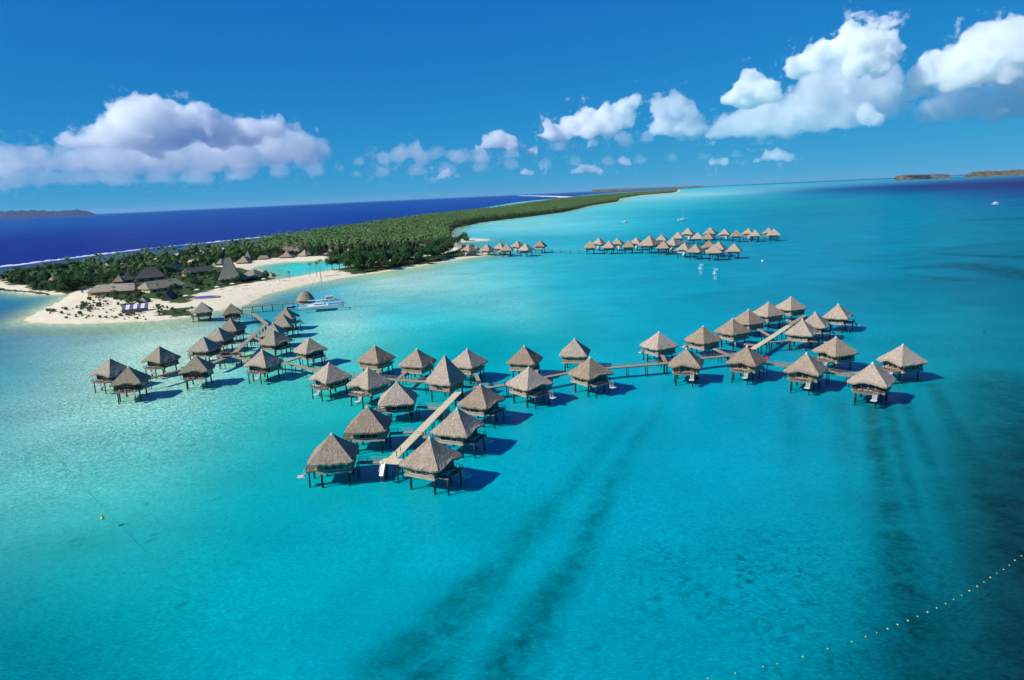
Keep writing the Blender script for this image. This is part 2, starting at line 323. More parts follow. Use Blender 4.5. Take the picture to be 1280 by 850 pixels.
# surf on the reef : low broken ridges of foam
n=Nt('surf_foam'); n.bsdf(n.mix(n.noise(n.pos(),.15,4,.6),(.75,.8,.84),(.92,.94,.95)),.8,.1,bump=n.noise(n.pos(),.4,4),bs=1,bd=1.); FOAM=n.m
def surf(P,w,h,seed):
    Q=wpoly(P); out=[]; 
    for i in range(len(Q)-1):
        L=np.linalg.norm(Q[i+1]-Q[i]); k=max(2,int(L/5)); out+=[Q[i]+(Q[i+1]-Q[i])*t for t in np.linspace(0,1,k,endpoint=False)]
    Q=np.array(out); T=np.gradient(Q,axis=0); T/=np.linalg.norm(T,axis=1)[:,None]+1e-9; Nn=np.c_[-T[:,1],T[:,0]]; mb=MB(); k=len(Q)
    ph=rng.random(6)*6
    i=np.arange(k); ww=w*(.55+.45*np.sin(i*.11+ph[0])*np.sin(i*.043+ph[1]))*(.7+.6*rng.random(k)); ww=np.maximum(ww,.2*w)
    off=w*.8*np.sin(i*.05+ph[2])
    prof=[(-1,-.1),(-.5,.7),(0,1),(.5,.6),(1,-.1)]
    for a in range(k):
        for u,z in prof: 
            q=Q[a]+Nn[a]*(off[a]+u*ww[a]*(.8+.4*rng.random())); mb.v.append((q[0],q[1],h*z*(.4+rng.random())+.02))
    for a in range(k-1):
        for u in range(4): mb.f.append((a*5+u,a*5+u+1,a*5+5+u+1,a*5+5+u))
    return mb
tag(surf([(-40,338),(0,333.5),(60,326.5),(120,319),(180,312),(240,306),(300,299.5),(365,293)],6.5,1.5,1).build('surf',FOAM,smooth=True),'long white line of breaking waves along the reef','surf',kind='stuff')
tag(surf([(648,244.6),(670,244.9),(700,245.9),(712,246.6)],55,3.,2).build('surf',FOAM,smooth=True),'white surf band beyond the far end of the palm island','surf',kind='stuff')
# ---------------------------------------------------------------- object materials
def thatch(name,c1,c2,c3,green=0.):
    n=Nt(name); uv0=n.n('ShaderNodeUVMap').outputs[0]; rn=n.rnd(); va=n.n('ShaderNodeVectorMath',operation='ADD'); n.l(uv0,va.inputs[0]); cx=n.n('ShaderNodeCombineXYZ'); [n.l(n.math('MULTIPLY',rn,97.),cx.inputs[i]) for i in (0,2)]; n.l(cx.outputs[0],va.inputs[1]); uv=va.outputs[0]
    st=n.noise(n.scalev(uv,(3.2,.55,1)),1.,5,.7); cs_=n.noise(n.scalev(uv,(.6,.5,1)),1.,4,.6); fi=n.noise(n.scalev(uv,(7,2.2,1)),1.,3,.6)
    crs=n.n('ShaderNodeTexWave',wave_type='BANDS',bands_direction='Y'); crs.inputs['Scale'].default_value=.35; crs.inputs['Distortion'].default_value=2.5; crs.inputs['Detail'].default_value=3; n.l(uv,crs.inputs[0])
    c=n.mix(n.mapr(st,.3,.7),c1,c2); c=n.mix(n.mapr(cs_,.42,.62,0,.85),c,c3); c=n.mix(n.mapr(fi,.35,.5,.6,0),c,(c1[0]*.35,c1[1]*.35,c1[2]*.35)); c=n.mix(n.mapr(crs.outputs[1],0,.35,.10,0),c,(c1[0]*.4,c1[1]*.4,c1[2]*.4))
    h=n.n('ShaderNodeHueSaturation'); n.l(n.mapr(rn,0,1,.80,1.14),h.inputs['Value']); n.l(n.mapr(rn,0,1,1.1,.85),h.inputs['Saturation']); n.l(c,h.inputs['Color'])
    hh=n.math('ADD',n.math('ADD',st,n.math('MULTIPLY',fi,1.6)),n.math('MULTIPLY',crs.outputs[1],.12))
    n.bsdf(h.outputs[0],.95,.05,bump=hh,bs=.9,bd=.16); return n.m
T_TAN=thatch('thatch_tan',(.25,.185,.13),(.60,.475,.345),(.36,.29,.215))
T_GREY=thatch('thatch_grey',(.21,.17,.115),(.47,.39,.28),(.32,.295,.205))
T_DARK=thatch('thatch_dark',(.06,.055,.06),(.15,.13,.125),(.10,.095,.10))
T_OLIVE=thatch('thatch_olive',(.16,.165,.12),(.28,.28,.20),(.21,.22,.16))
def wood(name,c1,c2,sc=(1,14,1),rough=.75):
    n=Nt(name); o=n.obj(); g=n.noise(n.scalev(o,sc),1.2,4,.6); b=n.noise(o,.7,3,.5)
    n.bsdf(n.mix(n.mapr(b,.4,.7,0,.5),n.mix(n.mapr(g,.3,.7),c1,c2),(c1[0]*.6,c1[1]*.6,c1[2]*.6)),rough,.2,bump=g,bs=.4,bd=.03); return n.m
PILE=wood('pile_timber',(.045,.038,.032),(.09,.075,.06),(6,6,1))
WALL=wood('wall_boards',(.22,.165,.11),(.34,.27,.19),(.6,.6,9)); WALLD=wood('dark_wall_boards',(.05,.045,.04),(.11,.09,.07),(.6,.6,9))
DECK=wood('deck_boards',(.24,.18,.13),(.36,.28,.21),(1,1,1)); 
RED=wood('red_deck_boards',(.22,.12,.10),(.32,.19,.16))
BEAM=wood('pale_floor_beam',(.34,.28,.20),(.46,.39,.29),(.6,.6,3))
TRIM=wood('window_trim',(.5,.45,.37),(.62,.57,.48))
n=Nt('jetty_planks'); o=n.obj(); w=n.n('ShaderNodeTexWave',wave_type='BANDS',bands_direction='X'); w.inputs['Scale'].default_value=1.1; w.inputs['Distortion'].default_value=.2; n.l(o,w.inputs[0])
pn=n.noise(n.scalev(o,(3.4,.25,1)),1,3,.6); c=n.mix(n.mapr(pn,.3,.7),(.58,.47,.28),(.86,.75,.50)); c=n.mix(n.mapr(n.noise(o,1.3,4),.55,.7,0,.6),c,(.3,.24,.14)); c=n.mix(n.mapr(w.outputs[1],0,.2,.7,0),c,(.1,.08,.05)); n.bsdf(c,.85,.1,bump=w.outputs[1],bs=.5,bd=.03); PLANK=n.m
n=Nt('grey_planks'); o=n.obj(); w=n.n('ShaderNodeTexWave',wave_type='BANDS',bands_direction='X'); w.inputs['Scale'].default_value=1.1; n.l(o,w.inputs[0])
pn=n.noise(n.scalev(o,(3.4,.25,1)),1,3,.6); c=n.mix(n.mapr(pn,.3,.7),(.27,.22,.155),(.45,.37,.27)); c=n.mix(n.mapr(w.outputs[1],0,.2,.6,0),c,(.06,.05,.04)); n.bsdf(c,.85,.1,bump=w.outputs[1],bs=.5,bd=.03); PLANKG=n.m
n=Nt('window_glass'); n.bsdf(n.mix(n.noise(n.obj(),.8),(.012,.018,.02),(.03,.04,.045)),.12,.6); GLASS=n.m
def plain(name,c,rough=.5,spec=.4,var=.12,sc=2.,metal=0):
    n=Nt(name); f=n.noise(n.obj(),sc,5,.6); n.bsdf(n.mix(f,tuple(x*(1-var) for x in c),tuple(min(1,x*(1+var)) for x in c)),rough,spec,metal=metal); return n.m
WHITE=plain('white_paint',(.74,.75,.74),.35,.5,.06); CLOTH_O=plain('orange_cushion',(.55,.20,.07),.9,.1); CLOTH_W=plain('white_towel',(.75,.73,.68),.9,.1); PALE=plain('pale_platform',(.55,.53,.47),.8,.2)
REDP=plain('red_fabric',(.45,.03,.03),.8,.1); YEL=plain('yellow_plastic',(.62,.5,.03),.4,.4); BLUEP=plain('pool_tiles',(.015,.12,.45),.5,.15); DARKM=plain('dark_metal',(.05,.05,.055),.4,.5); ROCK=plain('reef_rock',(.12,.10,.08),.95,.1,.5,.8)
CREAM=plain('cream_plaster',(.55,.44,.30),.9,.1,.12,.6); ORANGE=plain('ochre_plaster',(.50,.27,.13),.9,.1,.15,.6); SKIN=plain('skin',(.38,.22,.15),.6,.3); ALU=plain('aluminium',(.6,.62,.63),.3,.5,.05,2,.6)
PURP=plain('purple_canvas',(.13,.12,.19),.85,.1)
# ---------------------------------------------------------------- roofs
def roof_mb(fn,nu,nv,seed):
    """fn(side,u,v)->(pos,normal,(uu,vv)); four sides; v 0 at eave 1 at top"""
    pass
def pyramid(name,hx,hy,ez,az,mat,parent,seed,ridge=0.,sag=.35,arch=None,jit=.10,nu=20,nv=11,thick=.38,topw=0.):
    """hip or pyramid roof with a slightly sagging thatch surface, ragged eave and thickness. ridge = half length along x."""
    rd=random.Random(seed); mb=MB(); uvs=[]
    corners=[(-hx,-hy),(hx,-hy),(hx,hy),(-hx,hy)]
    tops=[(-ridge-topw,-topw),(ridge+topw,-topw),(ridge+topw,topw),(-ridge-topw,topw)]
    shared={}
    for sd in range(4):
        a=Vector(corners[sd]); b=Vector(corners[(sd+1)%4]); ta=Vector(tops[sd]); tb=Vector(tops[(sd+1)%4])
        L=(b-a).length; mid=(a+b)/2; nrm=mid.normalized(); SL=math.hypot((mid-(ta+tb)/2).length,az-ez)
        grid=[]
        for j in range(nv+1):
            v=j/nv; row=[]
            for i in range(nu+1):
                u=i/nu
                p=a.lerp(b,u).lerp(ta.lerp(tb,u),v)
                z=ez+(az-ez)*v
                s=sag*math.sin(math.pi*v)*(1 if v<1 else 0); z-=s*.55
                key=(sd,j,i)
                edge=None
                if i==0: edge=(sd,j)
                if i==nu: edge=((sd+1)%4,j)
                if edge is not None and edge in shared:
                    row.append(shared[edge]); continue
                r1=rd.uniform(-1,1); r2=rd.uniform(-1,1)
                cr=abs(2*u-1)
                if v<.15:
                    # rounded corners of the thatch and rippling lip
                    rr=.055*max(0,cr-.75)/.25*(1-v/.15)
                    p=p*(1-rr)
                    z+= (1-v/.15)*(.10*math.sin(u*17+seed+sd)+.05*r1) - (1-v/.15)*.12*(1-cr)
                    if arch is not None and sd==arch: z+=(1-v/.15)*.75*math.exp(-((u-.5)/.24)**2); p-=nrm*(1-v/.15)*.25*math.exp(-((u-.5)/.24)**2)
                    if j==0: p=p*(1+.012*r2)
                if 0<v<1: p=p*(1+jit*.05*r1); z+=jit*.5*r2*(1-v)
                idx=len(mb.v); mb.v.append((p.x,p.y,z)); row.append(idx)
                if edge is not None: shared[edge]=idx
            grid.append(row)
        for j in range(nv):
            for i in range(nu):
                q=(grid[j][i],grid[j][i+1],grid[j+1][i+1],grid[j+1][i])
                if j==nv-1 and ridge+topw==0: q=q[:3] if False else (grid[j][i],grid[j][i+1],grid[j+1][i])
                mb.f.append(q)
                w0=j/nv; w1=(j+1)/nv
                def U(ii,vv): return (( (ii/nu-.5)*(1-vv) )*L+sd*31+seed*7,vv*SL)
                if len(q)==4: uvs+=[U(i,w0),U(i+1,w0),U(i+1,w1),U(i,w1)]
                else: uvs+=[U(i,w0),U(i+1,w0),U(i,w1)]
        # lip and underside
        lo=[]
        for i in range(nu+1):
            x,y,z=mb.v[grid[0][i]]; k=.975
            mb.v.append((x*k,y*k,z-thick-.08*rd.random())); lo.append(len(mb.v)-1)
        inn=[]
        for i in range(nu+1):
            x,y,z=mb.v[lo[i]]; mb.v.append((x*.66,y*.66,z+(az-ez)*.25)); inn.append(len(mb.v)-1)
        for i in range(nu):
            mb.f.append((lo[i],lo[i+1],grid[0][i+1],grid[0][i])); uvs+=[(i/nu*L+sd*31,-thick),((i+1)/nu*L+sd*31,-thick),((i+1)/nu*L+sd*31,0),(i/nu*L+sd*31,0)]
            mb.f.append((inn[i],inn[i+1],lo[i+1],lo[i])); uvs+=[(i/nu*L,-2),((i+1)/nu*L,-2),((i+1)/nu*L,-1),(i/nu*L,-1)]
    me=mb.mesh(name,mat); uvl=me.uv_layers.new(name='UVMap'); 
    uvl.data.foreach_set('uv',[c for u in uvs for c in u]); 
    if parent is False: return me
    return link(name,me,parent)
# ---------------------------------------------------------------- overwater bungalow
DZ=1.8
def make_bungalow(idx,roofmat,wallmat,cushion):
    t=empty('overwater_bungalow')
    rf=pyramid('roof',5.35,5.35,4.1,9.25,roofmat,t,idx,arch=1)     # side 1 faces +x = deck side
    cap=MB(); cap.tube((0,0,8.85),(0,0,9.45),.42,.08,9); cap.build('roof_cap',TRIM,rf)
    w=MB(); w.box((-.55,0,3.3),(7.5,8.0,3.5)); ow=w.build('wall',wallmat,t)
    w=MB(); w.box((-.55,0,1.52),(7.9,8.4,.40)); w.build('floor_beam',BEAM,t)
    for sy in (-1,1):
        wd=MB(); wd.box((-.55,sy*4.02,2.65),(4.6,.06,1.0)); g=wd.build('window',GLASS,t)
        fr=MB(); fr.box((-.55,sy*4.06,2.12),(4.9,.14,.14)); fr.box((-.55,sy*4.06,3.2),(4.9,.14,.1)); 
        for k in range(4): fr.box((-2.8+k*1.5,sy*4.06,2.65),(.08,.13,1.0))
        fr.build('window_frame',TRIM,g)
    d=MB(); d.box((3.23,0,3.25),(.06,3.4,1.75)); dd=d.build('door',GLASS,t)
    f=MB(); f.box((3.26,0,4.2),(.1,3.6,.1))
    for k in (-1.74,0,1.74): f.box((3.26,k,3.25),(.1,.09,1.8))
    f.build('door_frame',TRIM,dd)
    dk=MB(); 
    for k in range(9): dk.box((3.4+k*.33,0,DZ-.04+.004*(k%2)),(.31,6.4,.1))
    dk.box((4.5,0,DZ-.2),(3.0,6.2,.16)); dk.build('deck',DECK,t)
    rl=MB()
    for y in np.linspace(-3.15,3.15,8): rl.box((6.0,y,DZ+.42),(.08,.08,.85))
    rl.box((6.0,0,DZ+.86),(.1,6.4,.06)); rl.box((6.0,0,DZ+.45),(.04,6.3,.05))
    for sy in (-1,1):
        rl.box((4.6,sy*3.15,DZ+.86),(2.7,.1,.06))
        for x in (3.4,4.3,5.2): rl.box((x,sy*3.15,DZ+.42),(.08,.08,.85))
    rl.build('railing',WALLD,t)
    # swim platform and ladder
    pl=MB(); pl.box((7.3,2.5,.55),(1.7,1.5,.14)); pl.box((7.3,2.5,.44),(1.4,1.2,.1))
    pl.build('swim_platform',PALE,t)
    st=MB()
    for k in range(7): st.box((6.15+.12*k,2.5,DZ-.12-.2*k),(.26,.95,.07))
    for s in (-1,1): st.bar((6.05,2.5+s*.5,DZ-.05),(6.95,2.5+s*.5,.55),.08,.16); st.bar((6.1,2.5+s*.5,DZ+.8),(7.0,2.5+s*.5,1.4),.05,.05); st.bar((6.95,2.5+s*.5,.6),(7.0,2.5+s*.5,1.4),.05,.05)
    st.build('ladder',PALE,t)
    for x in (-3.5,2.6): 
        for y in (-3.2,3.2):
            q=MB(); q.tube((x,y,-2.6),(x+.05,y,1.4),.27,.24,8); q.build('pile',PILE,t)
    for y in (-2.6,2.6): q=MB(); q.tube((5.6,y,-2.6),(5.5,y,1.65),.2,.18,8); q.build('pile',PILE,t)
    b=MB(); 
    for x in (-3.5,2.6): b.bar((x,-3.2,.95),(x,3.2,.95),.14,.14)
    b.bar((-3.5,0,.95),(2.6,0,.95),.14,.14)
    b.build('brace',PILE,t)
    reg(t); return t
protos={}
def bung(kind):
    if kind not in protos:
        seed=len(protos)*3+1
        mats={'tan':(T_TAN,WALL),'tan2':(T_TAN,WALL),'tan3':(T_TAN,WALLD),'grey':(T_GREY,WALLD),'grey2':(T_GREY,WALLD)}[kind]
        protos[kind]=[make_bungalow(seed,mats[0],mats[1],None),True]
    return protos[kind]
G1='overwater bungalows on piles'
HUTS=[
(137,447,68,248,'grey','leftmost thatched bungalow, half hidden behind its neighbour at the tip of the left pier'),
(160,457,10,280,'grey2','dark thatched bungalow at the left pier tip, in front of the leftmost one'),
(199,432,68,248,'grey','grey thatched bungalow north of the left pier tip, with a reddish walkway in front'),
(244,443,8,278,'grey2','grey thatched bungalow on the near side of the left pier, left of the reddish landing'),
(254,419.2,80,170,'grey','nearest of the three thatched bungalows in a row west of the left pier'),
(272.5,407.5,78,168,'grey2','middle of the three thatched bungalows in a row west of the left pier'),
(287.8,397,85,175,'grey','farthest of the three thatched bungalows in a row west of the left pier'),
(251.8,377,20,200,'grey2','olive grey thatched bungalow touching the sand spit, closest to the beach'),
(288.5,379,23,293,'grey','thatched bungalow at the shore end of the left pier, beside the one on sand'),
(327.5,436,70,250,'tan3','large thatched bungalow with sunny loungers on its deck, right of the yellow canoe'),
(342,411.5,65,335,'grey','nearest of the four thatched bungalows stacked along the east side of the left pier'),
(341,402.5,86,356,'grey2','second nearest of the four stacked bungalows east of the left pier'),
(353,392,86,356,'grey','third of the four stacked bungalows east of the left pier'),
(357,384,85,355,'grey2','farthest of the four stacked bungalows east of the left pier, near the catamaran'),
(386,420.5,47,317,'tan3','thatched bungalow standing alone east of the left pier with open lagoon behind'),
(411,451.8,49,229,'tan3','thatched bungalow at the right end of the short plank walk from the left pier'),
(459.6,458.5,54,234,'tan','thatched bungalow south of the middle walkway, left of the one with a plank link'),
(468.4,430.6,61,61,'tan2','leftmost thatched bungalow north of the middle walkway'),
(520.7,434.6,66,66,'tan','thatched bungalow north of the middle walkway, just left of the tall pavilion'),
(583.6,434.6,59,59,'tan2','thatched bungalow behind and just right of the tall pointed pavilion'),
(495.5,476.6,5,185,'tan3','farthest of the three thatched bungalows on the left of the near jetty'),
(458.8,507,0,180,'tan','middle of the three thatched bungalows on the left of the near jetty'),
(414.4,540.8,5,185,'tan2','nearest of the three thatched bungalows on the left of the near jetty'),
(600.4,478.4,60,330,'tan','farthest of the three thatched bungalows on the right of the near jetty'),
(571,509,66,336,'tan2','middle of the three thatched bungalows on the right of the near jetty'),
(536.8,545.6,62,332,'tan','nearest thatched bungalow of all, by the lower right end of the near jetty'),
(655.3,431,70,70,'tan2','thatched bungalow alone north of the middle walkway, behind one of the same size'),
(660.7,457.7,39,309,'tan','thatched bungalow south of the middle walkway with pale loungers on its right deck'),
(718,422.5,77,77,'tan','thatched bungalow north of the long bare walkway, at its left end'),
(737.5,446,35,305,'tan2','thatched bungalow south of the long bare walkway, at its left end'),
(823.7,413.7,28,118,'tan','thatched bungalow north of the long bare walkway, at its right end'),
(858,433.7,69,249,'tan2','thatched bungalow south of the long bare walkway, at its right end'),
(879,407,31,121,'tan','first thatched bungalow of the diagonal back row in the right cluster'),
(916,397,29,119,'tan2','second thatched bungalow of the diagonal back row in the right cluster'),
(935.7,385.7,27,117,'tan','third thatched bungalow of the diagonal back row in the right cluster'),
(960.5,377,25,115,'tan2','fourth thatched bungalow of the diagonal back row in the right cluster'),
(988.7,370,23,113,'tan','last and highest thatched bungalow of the diagonal back row in the right cluster'),
(1048,379.5,52,322,'tan2','farthest bungalow on the east side of the right cluster, open water around it'),
(1019,389,56,326,'tan','bungalow on the right of the sloping branch jetty, behind the one nearest to it'),
(1003,398,52,322,'tan2','bungalow nearest to the sloping branch jetty on its right side'),
(933.7,431,50,230,'tan','front bungalow of the right cluster just left of the red parasol'),
(1008,440.5,52,232,'tan2','front bungalow of the right cluster between the red parasol and the last front one'),
(1045,420,21,201,'tan','bungalow with an orange cushioned porch in the middle of the right cluster'),
(1128.7,430,17,197,'tan2','rightmost thatched bungalow of the right cluster, at the pier end'),
(1091,452.5,49,229,'tan3','last front bungalow of the right cluster, overlapping the rightmost one'),
]
HPOS=[]
for (px,py,yaw,outer,kind,lab) in HUTS:
    P=at(px,py,9.45); pr=bung(kind)
    o=place(pr[0],(P.x,P.y,0),R(outer),lab,pr[1],(1,1,1) if pr[1] else (random.uniform(.96,1.03),random.uniform(.96,1.03),random.uniform(.98,1.02)),'bungalow',G1); pr[1]=False; HPOS.append((P,R(outer),kind))
# second canopy lobe seen on some roofs is covered by the arched eave
# pavilion
P=at(555.7,443,12.6); t=empty('thatched_pavilion',(P.x,P.y,0),R(59+270)); tag(t,'tall pointed thatched pavilion at the head of the near jetty','pavilion')
pyramid('roof',5.0,5.0,4.5,12.6,T_TAN,t,44,sag=.6)
w=MB(); w.box((0,0,3.2),(7.6,7.6,2.6)); w.box((0,0,1.95),(8,8,.2)); w.build('wall',WALL,t)
w=MB(); w.box((0,-3.83,3.4),(2.2,.08,2.0)); w.build('door',GLASS,t)
for x in (-3.4,3.4):
    for y in (-3.4,3.4): q=MB(); q.tube((x,y,-2.6),(x,y,2.),.24,.22,8); q.build('pile',PILE,t)
# loungers, chairs and people on decks
def make_lounger(mat):
    t=empty('sun_lounger'); f=MB(); f.box((0,0,.28),(1.25,.62,.06)); 
    f.bar((.6,0,.3),(1.2,0,.75),.62,.06)
    f.build('frame',WHITE,t)
    for x in (-.5,.5):
        for y in (-.26,.26): q=MB(); q.box((x,y,.13),(.06,.06,.26)); q.build('leg',WHITE,t)
    c=MB(); c.box((0,0,.36),(1.2,.56,.1)); c.bar((.58,0,.38),(1.15,0,.82),.56,.1); c.build('cushion',mat,t)
    reg(t); return t
LO=make_lounger(CLOTH_O); LW=make_lounger(CLOTH_W); fl={id(LO):True,id(LW):True}
for i,(P,a,kind) in enumerate(HPOS):
    for k,(y,pr) in enumerate(((-1.7,LW),(-.2,LO if i in(42,43,40) else LW),(1.0,LO if i%2 else LW))):
        if k==2 and i%3==0: continue
        x=4.5; X_=P.x+x*math.cos(a)-y*math.sin(a); Y_=P.y+x*math.sin(a)+y*math.cos(a)
        cn='orange' if pr is LO else 'white'
        lab=f'{cn} cushioned sun lounger on a bungalow deck over the lagoon'
        place(pr,(X_,Y_,DZ+.02),a+random.uniform(-.15,.15),lab,fl[id(pr)],1.,'sun lounger',f'{cn} sun loungers on bungalow decks'); fl[id(pr)]=False
# ---------------------------------------------------------------- jetties
def jetty(pts,width,label,mat=PLANK,z=2.3,rail=0,name='walkway',world=None,pilestep=6.5):
    Q=[at(x,y,z) for x,y in pts] if world is None else [Vector((*w,z)) for w in world]
    t=empty(name,(Q[0].x,Q[0].y,0)); tag(t,label,'walkway'); O=Vector((Q[0].x,Q[0].y,0))
    rails=MB()
    for i in range(len(Q)-1):
        a=Q[i]-O; b=Q[i+1]-O; d=b-a; L=d.length; ang=math.atan2(d.y,d.x)
        dk=MB(); dk.box((L/2,0,0),(L+ (width*.5 if i<len(Q)-2 else 0),width,.12)); dk.box((L/2,width*.36,-.2),(L,.16,.26)); dk.box((L/2,-width*.36,-.2),(L,.16,.26))
        o=dk.build('deck',mat,t); o.location=(a.x,a.y,z+.004*i); o.rotation_euler=(0,0,ang)
        e=d.normalized(); s=Vector((-e.y,e.x,0)); k=max(1,int(L/pilestep))
        for j in range(k+1):
            p=a+d*(j/k) if k else a
            if i>0 and j==0: continue
            for sg in (-1,1):
                q=MB(); c=p+s*sg*width*.42; q.tube((c.x,c.y,-2.6),(c.x,c.y,z-.06),.14,.13,7); q.build('pile',PILE,t)
        if rail:
            for sg in ((-1,1) if rail==2 else (1,)):
                n_=max(2,int(L/2.)); 
                for j in range(n_+1):
                    c=a+d*(j/n_)+s*sg*width*.46; rails.box((c.x,c.y,z+.5),(.09,.09,1.))
                for zz in (.55,1.0): rails.bar(a+s*sg*width*.46+Vector((0,0,zz)),b+s*sg*width*.46+Vector((0,0,zz)),.07,.07)
    if rail: rails.build('railing',DECK,t)
    return t
near=jetty([(485,579),(573,490)],2.3,'straight pale plank jetty running from the tall pavilion towards the viewer')
jetty([(466,574.5),(489,577.5)],1.5,'short plank link at the nearest left bungalow',PLANKG,1.82) if False else None
LK=[((447,577.5),(482,577.5),'short plank link from the near jetty end to the nearest left bungalow'),
((487,541.5),(517,540),'short plank link to the middle left bungalow of the near jetty'),
((522,508),(549,510.5),'short plank link to the farthest left bungalow of the near jetty'),
((519,545.5),(536,546),'short plank link to the middle right bungalow of the near jetty')]
for a,b,l in LK: jetty([a,b],1.4,l,PLANKG,1.8,rail=1)
jetty([(393,462),(440,470),(493,474.5),(533,477),(570,483),(612,484),(634,481),(684,470.8),(722,464),(760,460),(832,454),(875,448),(912,444.5)],2.0,'long curving plank walkway joining the left and right bungalow clusters',PLANKG,1.85,rail=1)
jetty([(912,444.5),(957,454),(982.5,457),(1035,465),(1075,471)],1.9,'railed plank walkway between the front and middle bungalows of the right cluster',PLANKG,1.83,rail=2)
jetty([(941,436),(962,423),(986,407)],2.2,'sloping pale branch jetty climbing through the right cluster',PLANK,1.92)
jetty([(912,444.5),(941,436)],1.8,'short joint between the long walkway and the sloping branch jetty',PLANKG,1.80)
jetty([(986,407),(1006,394)],2.0,'far end of the sloping branch jetty behind the bungalows',PLANKG,1.88)
for a,b,l in [((963,427.5),(989,425.5),'short plank link to the bungalow right of the branch jetty'),((930,430),(948,431),'short plank link from branch jetty to the second back row bungalow'),((946,410),(963,420),'plank link from branch jetty to the third back row bungalow'),((980,398),(992,403),'plank link from branch jetty to the last back row bungalow'),((1010,408),(985,408),'plank link from branch jetty to the farther right bungalow'),((1010,399),(1040,402),'plank link towards the farthest east side bungalow'),((889,434),(912,444),'slanting plank link to the first back row bungalow'),((1060,468),(1100,461),'plank link to the rightmost bungalow'),((672,458),(668,473),'plank link to the lone bungalow behind'),((728,452),(722,463),'plank link to the bungalow north of the bare walkway'),((826,440),(832,453),'plank link to the bungalow at the right of the bare walkway'),((497,474),(512,461),'slanting plank link to the bungalow left of the pavilion'),((476,459),(470,471),'plank link to the leftmost bungalow of the middle walkway'),((594,466),(600,481),'plank link to the bungalow right of the pavilion')]:
    jetty([a,b],1.3,l,PLANKG,1.76)
jetty([(186,473),(226,462)],1.6,'reddish plank walk between the two left pier tip bungalows',RED,1.86)
jetty([(262,455),(292,443),(297,437),(333,404.5),(317,392.5),(305,390),(294,391)],2.2,'left pier of grey planks bending towards the beach',PLANKG,1.86)
jetty([(297,447),(320,450),(354,453),(393,462)],1.8,'plank walk running right from the left pier past the yellow canoe',PLANKG,1.82)
jetty([(354,453.5),(376,446)],1.5,'short plank link to the lone bungalow east of the left pier',PLANKG,1.78)
for a,b,l in [((272,442),(285,443),'plank link to the nearest west bungalow of the left pier'),((283,429),(305,429),'plank link to the middle west bungalow of the left pier'),((300,417),(319,417),'plank link to the farthest west bungalow of the left pier'),((228,459),(240,456),'plank link behind the near left bungalow'),((316,421),(330,426),'plank link to the nearest east bungalow of the left pier'),((330,407),(344,410),'plank link to the third east bungalow of the left pier')]:
    jetty([a,b],1.3,l,PLANKG,1.74)
jetty([(303,384.5),(340,380.5),(379,377.5)],1.7,'slim beach pier leading from the sand to the round thatched boat hut',PLANKG,1.9,rail=1,name='pier',pilestep=5)
jetty([(650,323),(736,312)],1.8,'distant thin pier joining the beach bungalows to the far cluster',PLANKG,1.85,name='pier') if False else None
jetty([(612,316),(650,313),(690,311),(736,312),(790,311),(830,311),(875,318),(915,315)],2.,'distant pier running under the far bungalow cluster',PLANKG,2.2,name='pier',pilestep=11)
jetty([(830,311),(862,299),(905,295),(968,296)],2.,'distant upper branch pier under the far right row of bungalows',PLANKG,2.24,name='pier',pilestep=11)
# reddish landing platform with shelter
P=at(287,444,2.3); t=empty('landing_platform',(P.x,P.y,0),R(20)); tag(t,'reddish wooden landing platform with low dark shelter on the left pier','platform')
q=MB(); q.box((0,0,2.42),(9,6,.14)); q.build('deck',RED,t); q=MB(); q.box((-1.5,.8,3.0),(3.2,2.4,1.1)); q.box((2.4,-.6,2.85),(1.6,1.6,.7)); q.build('bench',WALLD,t)
for x in (-4,4):
    for y in (-2.6,2.6): q=MB(); q.tube((x,y,-2.5),(x,y,2.4),.16,.16,7); q.build('pile',PILE,t)
# landing and ladder at the near jetty end
P=at(489,577,2.3); t=empty('jetty_landing',(P.x,P.y,0),R(75)); tag(t,'small plank landing with pale ladder at the near jetty end','landing')
q=MB(); q.box((0,0,2.40),(3.0,4.6,.12)); q.build('deck',PLANK,t); q=MB(); q.bar((-1.6,1.2,2.3),(-3.2,1.2,.1),.9,.1); 
for s in (-1,1): q.bar((-1.5,1.2+s*.5,3.2),(-3.1,1.2+s*.5,1.0),.07,.07); q.bar((-1.55,1.2+s*.5,2.3),(-1.55,1.2+s*.5,3.2),.07,.07)
q.build('ladder',WHITE,t)
for x,y in ((-1.3,-2),(1.3,-2),(-1.3,2),(1.3,2)): q=MB(); q.tube((x,y,-2.5),(x,y,2.4),.15,.15,7); q.build('pile',PILE,t)
